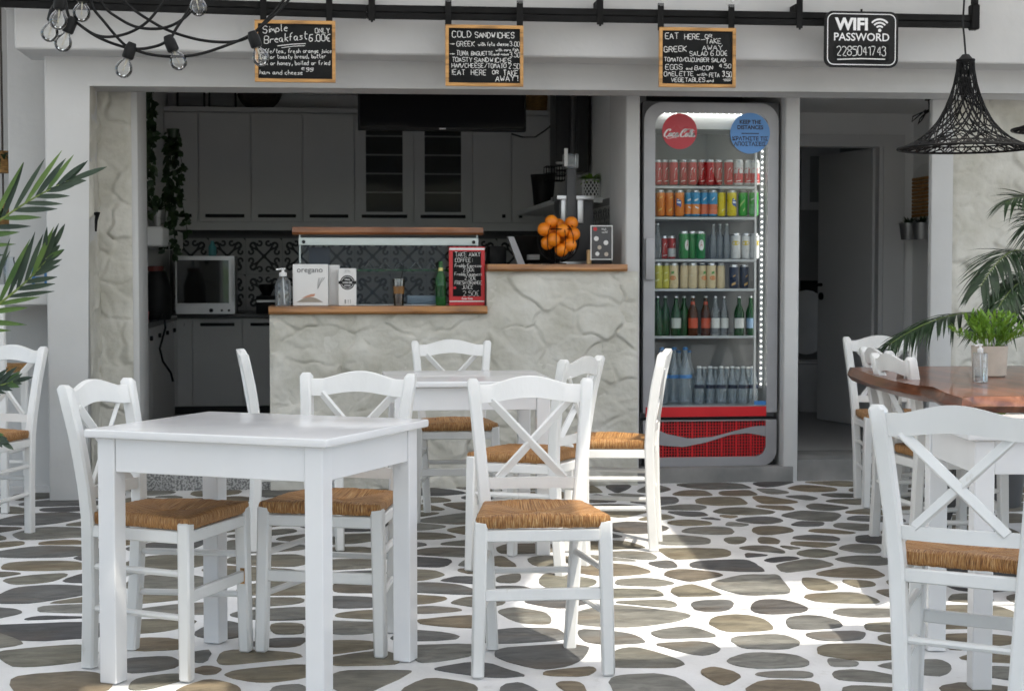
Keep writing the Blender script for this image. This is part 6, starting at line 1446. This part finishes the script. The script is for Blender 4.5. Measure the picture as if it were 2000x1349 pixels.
board('left of three oak framed chalk menu boards, offering a simple breakfast', 498, 655, 42, 160, [('Simple', .10, .40, .79, .115, .12), ('Breakfast', .12, .65, .62, .125, .13), ('ONLY', .75, .93, .80, .08, .04), ('6.00=', .67, .93, .665, .11, .04), ('Coffe/tea, fresh orange juice', .05, .95, .465, .068, .02), ('fish or toasty bread, butter', .06, .88, .37, .068, .03), ('jam or honey, boiled or fried', .06, .93, .27, .068, .02), ('egg', .58, .72, .20, .075, 0), ('ham and cheese', .06, .59, .125, .070, .0)], [([(.28, .585), (.45, .615), (.63, .63)], .004), ([(.33, .555), (.48, .585), (.62, .595)], .003)], (514, 643))
board('middle of three oak framed chalk menu boards, listing cold sandwiches', 870, 1022, 51, 168, [('COLD', .09, .33, .795, .10, .02), ('SANDWICHES', .38, .88, .795, .09, .0), ('>', .055, .12, .66, .05, 0), ('GREEK', .145, .37, .65, .082, 0), ('with feta cheese', .42, .81, .66, .06, .02), ('3.00', .83, .95, .665, .075, 0), ('>', .055, .12, .50, .05, 0), ('TUNA', .145, .29, .50, .080, 0), ('BAGUETTE', .33, .61, .505, .062, .02), ('with corn fish', .645, .94, .575, .045, .03), ('and mayo', .62, .81, .51, .042, .02), ('3.50', .83, .955, .485, .085, 0), ('TOASTY', .085, .34, .395, .072, 0), ('SANDWICHES', .37, .84, .395, .072, .0), ('HAM/CHEESE/TOMATO', .085, .78, .30, .07, .005), ('2.50', .81, .955, .295, .085, 0), ('!EAT', .065, .25, .185, .085, 0), ('HERE', .33, .52, .185, .085, 0), ('OR', .60, .68, .205, .06, 0), ('TAKE', .745, .93, .185, .09, -.03), ('AWAY!', .64, .93, .085, .09, .03)], None, (876, 1016))
board('right of three oak framed chalk menu boards, listing salads, eggs and omelette', 1287, 1437, 56, 170, [('EAT', .08, .25, .80, .10, .04), ('HERE', .33, .53, .80, .09, .02), ('OR', .60, .69, .835, .055, .0), ('TAKE', .605, .81, .735, .085, .03), ('AWAY', .56, .83, .625, .085, .02), ('GREEK', .065, .36, .585, .09, .05), ('SALAD 6.00=', .40, .89, .525, .078, .03), ('TOMATO/CUCUMBER SALAD', .07, .87, .43, .066, .0), ('EGGS', .085, .305, .29, .085, .02), ('and', .355, .43, .295, .045, 0), ('BACON', .465, .70, .29, .07, .02), ('4.50', .785, .94, .335, .068, -.03), ('OMELETTE', .065, .45, .18, .075, .02), ('with', .50, .625, .195, .05, .02), ('FETA', .655, .79, .175, .07, .02), ('3.50', .825, .95, .185, .09, -.02), ('VEGETABLES', .16, .60, .085, .068, .02), ('and', .625, .71, .095, .045, .02)], [([(.545, .80), (.60, .805)], .003), ([(.84, .14), (.95, .145)], .003), ([(.85, .115), (.94, .12)], .003)], (1292, 1430))
Y = YR - .10; a, b = at(1610, 131, Y), at(1755, 24, Y); w, h = b.x - a.x, b.z - a.z
wf = thing('wifi_sign', 'black rounded wifi password sign with a white outline hanging on the rail', 'sign', ((a.x + b.x) / 2, Y, a.z))
part('plate', MB().prism(rrect(a.x, b.x, a.z, b.z, .045, 8), Y, Y + .014), 'signblack', wf)
part('outline', MB().ring(rrect(a.x + .014, b.x - .014, a.z + .012, b.z - .012, .036, 8), rrect(a.x + .0185, b.x - .0185, a.z + .0165, b.z - .0165, .032, 8), Y - .0012, Y - .0002), 'signwhite', wf, smooth=0)
lettering('WIFI', .086, a.x + w * .15, Y - .0010, a.z + h * .67, 'signwhite', wf, 'LEFT', .0035, sx=1.02)
lettering('PASSWORD', .0575, a.x + w * .50, Y - .0010, a.z + h * .475, 'signwhite', wf, 'CENTER', .0006, sx=1.0)
cxw, czw = a.x + w * .745, a.z + h * .665
for k, r_ in enumerate((.022, .040, .058)):
    n = 14; A_ = [R(42 + 96 * q / n) for q in range(n + 1)]
    part('wave_print', MB().ribbon([(cxw + r_ * math.cos(t), czw + r_ * math.sin(t)) for t in A_], .0095, Y - .0009), 'signwhite', wf, smooth=0)
part('dot_print', MB().prism(circ(cxw, czw, .009, 18), Y - .0010, Y - .0004), 'signwhite', wf, smooth=0)
part('slate', MB().prism(rrect(a.x + w * .13, b.x - w * .13, a.z + h * .10, a.z + h * .42, .012, 5), Y - .003, Y - .0005), 'chalkboard', wf)
mb = MB(); hand(mb, '2285041743', a.x + w * .165, a.z + h * .205, h * .165, Y - .0036, .004, .01, .95, fit=w * .665); mb.ribbon([(a.x + w * .17, a.z + h * .135), (a.x + w * .5, a.z + h * .155), (a.x + w * .82, a.z + h * .15)], .006, Y - .0036)
part('lettering', mb, 'chalk', wf, smooth=0)
part('hook', MB().tube([((a.x + b.x) / 2, Y + .004, b.z), ((a.x + b.x) / 2, Y + .004, b.z + .012)], .006, 8), 'blackmetal', wf)
# woven pendant lamps
def pendant(label, u, v_top, v_rim, R0, Yp, seed):
    rg = random.Random(seed); c = at(u, v_rim, Yp); top = at(u, v_top, Yp); H = top.z - c.z
    t = thing('woven_pendant', label, 'pendant lamp', (c.x, Yp, c.z), 0, 'woven black pendant lamps')
    prof = [(0, 1.0), (.03, .93), (.07, .82), (.12, .71), (.18, .60), (.26, .49), (.36, .39), (.50, .285), (.65, .21), (.80, .165), (.93, .145), (1.0, .14)]  # height from rim (0..1) by radius
    hs = [0, .02, .06, .12, .2, .32, .46, .6, .74, .88, 1.0]; rs = [1.0, .92, .80, .66, .535, .40, .30, .225, .17, .135, .125]
    def rad(q): return R0 * float(np.interp(q, hs, rs))
    def P(q, a): r = rad(q); return (c.x + r * math.cos(a), Yp + r * math.sin(a), c.z + H * q)
    mb = MB()
    N = 25
    for s in (-1, 1):
        for k in range(N):
            a0 = k * 2 * math.pi / N + rg.uniform(-.05, .05); tw_ = rg.uniform(1.5, 2.3) * s; qs = [j / 26 for j in range(27)]
            mb.tube([P(q, a0 + tw_ * q ** .8 + .05 * math.sin(9 * q + k)) for q in qs], .0024, 4)
    for k in range(44):                       # short stray weavers
        q0 = rg.uniform(.05, .95); a0 = rg.uniform(0, 6.28); l = rg.uniform(.5, 1.6); dq = rg.uniform(-.14, .14)
        mb.tube([P(min(1, max(0, q0 + dq * j / 9 + .015 * math.sin(j * 2 + k))), a0 + l * j / 9) for j in range(10)], .0021, 4)
    for k in range(60):                       # zigzag in the brim
        a0 = k * 2 * math.pi / 60 + rg.uniform(-.03, .03); mb.tube([P(0, a0), P(.06, a0 + rg.uniform(.02, .09))], .0018, 4); mb.tube([P(0, a0), P(.06, a0 - rg.uniform(.02, .09))], .0018, 4)
    part('shade', mb, 'blackmetal', t, smooth=1.5)
    for q, th in ((0, .0045), (.06, .003), (1.0, .0045), (.97, .003)): part('rim', MB().tube([P(q, k * math.pi / 24) for k in range(49)], th, 6, False), 'blackmetal', t, smooth=1.5)
    part('cap', MB().lathe([(rad(1), H), (.012, H + .02), (.001, H + .022)], (c.x, Yp, c.z), 16), 'blackmetal', t)
    part('socket', MB().lathe([(.001, H * .80), (.02, H * .8), (.022, H * .62), (.018, H * .6), (.001, H * .6)], (c.x, Yp, c.z), 14), 'blackplastic', t)
    part('cord', MB().tube([(c.x, Yp, c.z + H + .015), (c.x - .006, Yp, c.z + H + .08), (c.x - .012, Yp, c.z + H + .13), (c.x - .006, Yp, c.z + H + .25), (c.x - .005, Yp, HZ + .0)], .0035, 6), 'blackplastic', t)
    return t
pendant('whole woven black pendant lamp with a wide brim, in front of the doorway', 1884, 118, 290, .232, 5.55, 4)
pendant('woven black pendant lamp cut off by the right edge, only its brim tip in view', 2110, 100, 252, .26, 6.1, 8)
# string lights
Ys = 4.6
def wire(pts, r=.0045): 
    P = [at(u, v, y) for u, v, y in pts]; Q = []
    for k in range(len(P) - 1):
        p0, p1, p2, p3 = P[max(k - 1, 0)], P[k], P[k + 1], P[min(k + 2, len(P) - 1)]
        for j in range(6):
            t = j / 6; Q.append(.5 * (2 * p1 + (p2 - p0) * t + (2 * p0 - 5 * p1 + 4 * p2 - p3) * t * t + (3 * p1 - p0 - 3 * p2 + p3) * t ** 3))
    Q.append(P[-1]); return MB().tube(Q, r, 6)
sl = thing('string_lights', 'black festoon cable with unlit clear bulbs looping across the upper left corner', 'string lights', at(330, 90, Ys))
for pts in ([(120, -60, Ys), (132, 25, Ys), (150, 45, Ys), (195, 75, Ys), (255, 95, Ys), (300, 92, Ys), (330, 78, Ys), (345, 55, Ys), (372, 12, Ys), (400, -60, Ys)],
            [(150, 45, Ys), (185, 68, Ys - .02), (220, 72, Ys - .02), (262, 60, Ys - .02), (300, 30, Ys - .02), (345, -40, Ys - .02)],
            [(190, -50, Ys), (178, 5, Ys), (205, 45, Ys), (240, 85, Ys), (256, 92, Ys)],
            [(170, -60, Ys + .03), (200, 8, Ys + .03), (230, 35, Ys + .03), (270, 54, Ys + .03), (320, 55, Ys + .03), (362, 34, Ys + .03), (395, -10, Ys + .03), (415, -60, Ys + .03)],
            [(215, -50, Ys + .05), (245, 5, Ys + .05), (300, 45, Ys + .05), (345, 66, Ys + .05), (400, 80, Ys + .05), (455, 82, Ys + .05), (490, 70, Ys + .05), (520, 40, Ys + .05), (545, 12, Ys + .05), (600, -60, Ys + .05)],
            [(255, 95, Ys), (290, 106, Ys), (335, 111, Ys), (385, 107, Ys), (440, 90, Ys + .02), (490, 68, Ys + .04), (530, 35, Ys + .04), (560, 5, Ys + .04), (610, -60, Ys + .04)]):
    part('cable', wire(pts), 'blackplastic', sl)
def bulb(u, v, du, dv, y):
    """socket at (u,v), bulb towards (du,dv)"""
    p = at(u, v, y); q = at(u + du, v + dv, y); d = (q - p).normalized(); L_ = (q - p).length
    s = part('lamp_socket', MB().tube([p - d * .012, p + d * .004, p + d * .03, p + d * .034], [.011, .0165, .0165, .014], 12), 'blackplastic', sl)
    g = MB().lathe([(.010, .0), (.0115, .005), (.0175, .011), (.0225, .020), (.0245, .030), (.0225, .040), (.0172, .0478), (.009, .053), (.001, .0545)], (0, 0, 0), 20)
    mtx = Matrix.Translation(p + d * .035) @ d.to_track_quat('Z', 'Y').to_matrix().to_4x4(); part('bulb', g.xform(mtx), 'bulbglass', s)
    f = MB().tube([(0, 0, 0), (0, 0, .018)], .0022, 6).tube([(-.008, 0, .022), (-.004, 0, .036), (.0, .002, .03), (.004, 0, .036), (.008, 0, .022)], .0008, 4).tube([(-.001, 0, .016), (-.008, 0, .022)], .0006, 4).tube([(.001, 0, .016), (.008, 0, .022)], .0006, 4)
    part('filament', f.xform(mtx), 'filament', s)
for args in ((118, -6, -4, 45, Ys - .1), (108, 20, -10, 40, Ys - .02), (140, 42, -12, 30, Ys), (162, -20, -2, 35, Ys), (256, 92, -12, 36, Ys), (330, 78, 18, 42, Ys), (494, 70, 14, 40, Ys + .02), (378, -30, 6, 30, Ys)): bulb(*args)
# left background: hanging baskets, bottles on the slab
def wick(label, u, v0, v1, Y, r):
    a, b = at(u, v1, Y), at(u, v0, Y); h = b.z - a.z
    t = thing('hanging_basket', label, 'basket', (a.x, Y, a.z), 0, 'wicker baskets at the left edge')
    part('basket', MB().lathe([(.001, 0), (r * .85, 0), (r, h * .5), (r * .95, h), (r * .85, h), (r * .85, h * .2)], (a.x, Y, a.z), 18), 'wicker', t)
    part('rope', MB().tube([(a.x, Y, b.z), (a.x, Y, b.z + .9)], .006, 6), 'darkwicker', t)
    mb = MB()
    for k in range(40):
        an = rp.uniform(0, 6.28); leaflet(mb, Vector((a.x + r * .5 * math.cos(an), Y + r * .5 * math.sin(an), b.z - .02)), Vector((math.cos(an), math.sin(an), rp.uniform(-.6, 1))), Vector((0, 0, 1)), rp.uniform(.05, .1), .03, .5, 3)
    part('leaves', mb, 'leafivy', t, smooth=1.2, recalc=False)
wick('upper wicker hanging basket with a plant at the left edge', 5, 296, 338, 9.9, .07); wick('lower wicker hanging basket with a plant at the left edge', 7, 398, 440, 9.95, .07)
q = at(8, 555, YP + .4); zs_ = at(50, 556, YP + .12).z + .001
solid('glass_jar', MB().lathe([(.001, 0), (.035, 0), (.037, .1), (.025, .13), (.026, .15), (.001, .15)], (at(20, 550, 9.2).x, 9.2, zs_), 16), 'clear', 'clear glass jar on the wall slab at far left', 'jar')
mb = MB(); a, b = at(62, 554, 9.25), at(91, 512, 9.25); wq = .014
for x in (a.x, b.x - wq): mb.box(x, x + wq, 9.25, 9.27, zs_, b.z)
for z in (zs_ + .03, zs_ + .07, b.z - .015): mb.box(a.x + wq + .0005, b.x - wq - .0005, 9.253, 9.267, z, z + .012)
solid('blue_rack', mb, 'blue', 'small blue wooden rack on the white wall slab behind the palm', 'rack')
bpy.context.view_layer.update()
